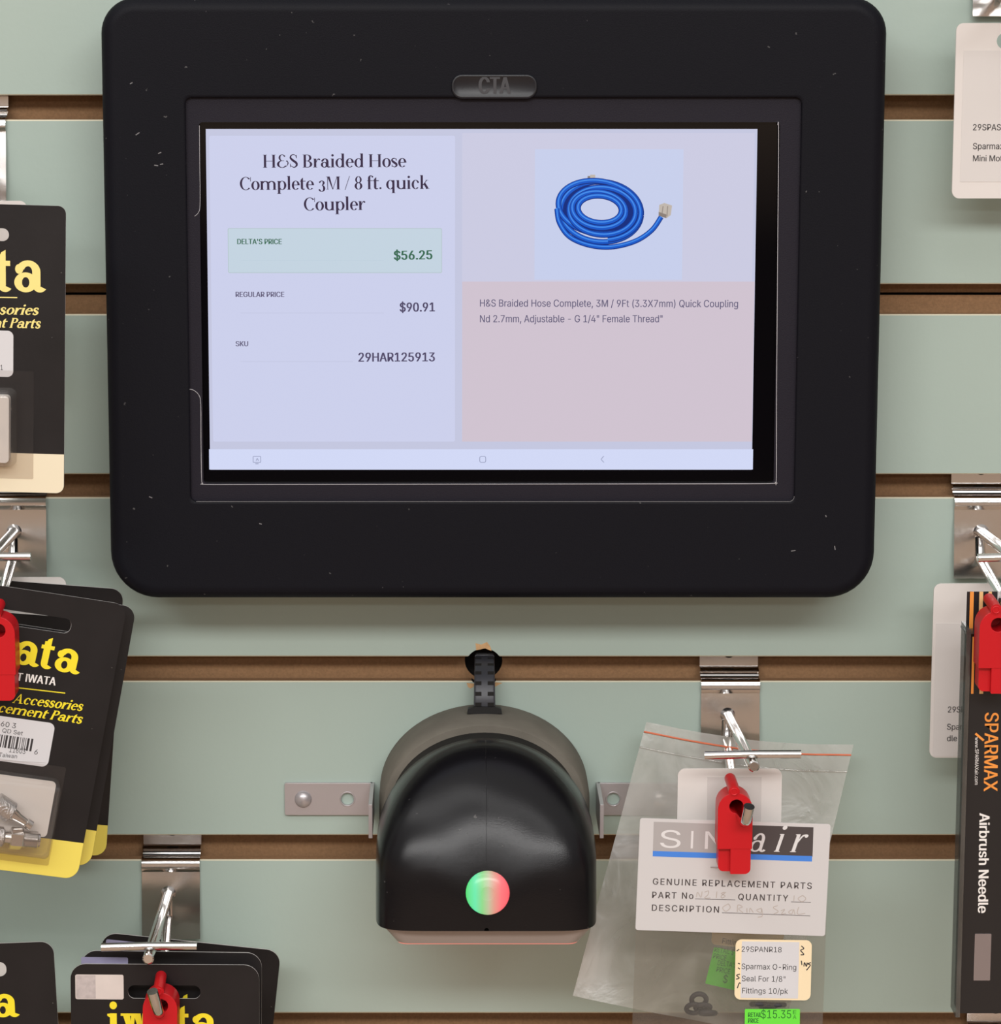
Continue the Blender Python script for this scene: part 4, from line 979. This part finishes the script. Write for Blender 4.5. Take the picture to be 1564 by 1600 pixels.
def dsk(mm, fr):
    A = fr.uv(1157, 1559); B = fr.uv(1249, 1472); mm.box(A[0], B[0], -.1, 0, A[1], B[1], STK)
    T(mm, fr, '29SPANR18', (1158.5, 1487), (1221, 1488), 8.5, INK, y=-.13); T(mm, fr, 'Sparmax O-Ring', (1158.5, 1514), (1244, 1515.5), 8.8, INK, y=-.13)
    T(mm, fr, 'Seal For 1/8"', (1159, 1533), (1227, 1534), 8.8, INK, y=-.13); T(mm, fr, 'Fittings 10/pk', (1159.5, 1552), (1231, 1553), 8.8, INK, y=-.13)
    def pen(pp): ribbon(mm, fr, [(v.x, v.y) for v in bez([q+(0,) for q in pp], 5)], 1.6, INK, -.05)
    for s_ in ([(1151, 1486), (1155, 1483)], [(1252, 1478), (1256, 1482), (1251, 1485), (1256, 1491), (1251, 1492)], [(1252, 1501), (1253, 1508)], [(1256, 1510), (1257, 1504), (1260, 1510), (1261, 1504)], [(1267, 1504), (1262, 1506), (1266, 1508), (1260, 1516)], [(1156, 1522), (1151, 1524), (1155, 1528), (1150, 1530)], [(1152, 1544), (1155, 1536), (1157, 1537)], [(1153, 1505), (1156, 1506)], [(1153, 1512), (1156, 1514)]): pen(s_)
sticker(bagf, FL_, 1208, 1515.5, 94.8, 119, 96, .8, CREAM, 'label_sticker', dsk, 2.4, .2)
def dgr(mm, fr):
    T(mm, fr, 'RETAIL', (1169, 1589), (1190, 1589), 7, GRNI, y=-.04, bold=.02); T(mm, fr, 'PRICE', (1169, 1598), (1185, 1598), 7, GRNI, y=-.04, bold=.02); T(mm, fr, '$15.35', (1189, 1591), (1236, 1591), 13, GRNI, y=-.04); T(mm, fr, 'E', (1239, 1584.5), (1244, 1584.5), 6, GRNI, y=-.04); T(mm, fr, 'A', (1239, 1592), (1244, 1592), 6, GRNI, y=-.04)
sticker(bagf, FL_, 1206.5, 1607, 95.2, 86, 62, 0, GRN, 'price_sticker', dgr, .4)
for i, (px, py, rl, pt, rr) in enumerate(((1092, 1562, 10, 20, 2.9), (1098, 1574, 40, 50, 2.9), (1084, 1576, -20, 35, 2.9), (1106, 1583, 60, 65, 2.9), (1186, 1569, 0, 70, 2.9), (1200, 1572, 0, 60, 2.9), (1214, 1570, 0, 72, 2.9))):
    fr = Frame(px, py, 88 if i < 4 else 90, 0, pt, rl); m_ = MB(); m_.torus((0, 0, 0), (0, 1, 0), rr, 1.0, ORING)
    o = m_.build('rubber_ring', smooth=80); place(o, fr)
    tag(o, 'dark rubber ring in the small heap inside the front bag, left of its labels' if i < 4 else 'dark rubber ring inside the front bag, under the cream label', 'ring', 'rubber rings in the heap' if i < 4 else 'rubber rings under the label')

# ================================================================ NEEDLE PACK
FN = Frame(1560, 1260, 76)
pk = thing('needle_pack', 'tall black needle pack with orange lettering and stripes at the right edge', 'packaged part', FN)
xl = FN.uv(1505, 1260, -12)[0]; xr_ = xl + 42; zt2, zb2 = FN.uv(1560, 985, -12)[1], FN.uv(1560, 1586, -12)[1]
m_ = MB(); m_.box(xl+.6, xr_-.9, -11.6, 0, zb2+.6, zt2-2.5, SBLK)
PF = Off(FN, -11.6)
T(m_, PF, 'SPARMAX', (1539, 1114), (1537, 1236), 21, ORA, y=-11.68, bold=.015); line(m_, PF, (1524, 1146), (1537, 1157), 3.5, ORA, -11.7)
T(m_, PF, 'www.SPARMAXair.com', (1523.5, 1152), (1523, 1226), 5.5, WHI, y=-11.68)
T(m_, PF, 'Airbrush Needle', (1530.5, 1271), (1528, 1426), 15.5, WHI, y=-11.68, bold=.026)
def pq(x0, y0, x1, y1, m, y): A = FN.uv(x0, y1, -11.6); B = FN.uv(x1, y0, -11.6); m_.poly([A, (B[0], A[1]), B, (A[0], B[1])], y, m)
pq(1517, 995, 1523.5, 1084, ORA, -11.68); pq(1530, 1070, 1536.5, 1084, ORAP, -11.68)
m_.build('black_box', pk, bevel=.4)
m_ = MB(); a_, b2 = FN.uv(1521, 1532, -11.8), FN.uv(1549, 1459, -11.8); m_.plate(rrect(a_[0], b2[0], a_[1], b2[1], .3), -11.9, -11.6, mat('silver_window', (150, 140, 140), .25, .5, bump=.4, bscale=90)); m_.build('clear_window', pk)
m_ = MB(); hz0, hz1 = FN.uv(1560, 1000, 0)[1], FN.uv(1560, 920, 0)[1]; hx0 = FN.uv(1510, 950, -5)[0]
m_.box(hx0, hx0+36, -5.5, -5.0, hz0, hz1, SBLK)
for k, (x0_, x1_, c_) in enumerate(((1515, 1521, ORA), (1529.5, 1535.5, ORAP), (1544, 1549, ORAP), (1558, 1563, PAPER), (1572, 1577, PAPER))):
    A = FN.uv(x0_, 950, -5.5)[0]; B = FN.uv(x1_, 950, -5.5)[0]; m_.poly([(A, hz0), (B, hz0), (B, hz1), (A, hz1)], -5.58, c_)
o = m_.build('hang_tab', pk); o['label'] = 'hanging top with black and orange stripes'
m_ = MB(); m_.box(xl-.7, xl+.4, -12.2, 0.5, zb2-.8, zt2+1.0, CLEAR); m_.box(xl-.7, xl+1.0, -12.5, -12.2, zb2-.8, zt2+.5, CLEAR); m_.box(xl-1.0, xr_, -12.2, .4, zt2-1.4, zt2-.6, CLEAR)
m_.build('clear_sleeve', pk)
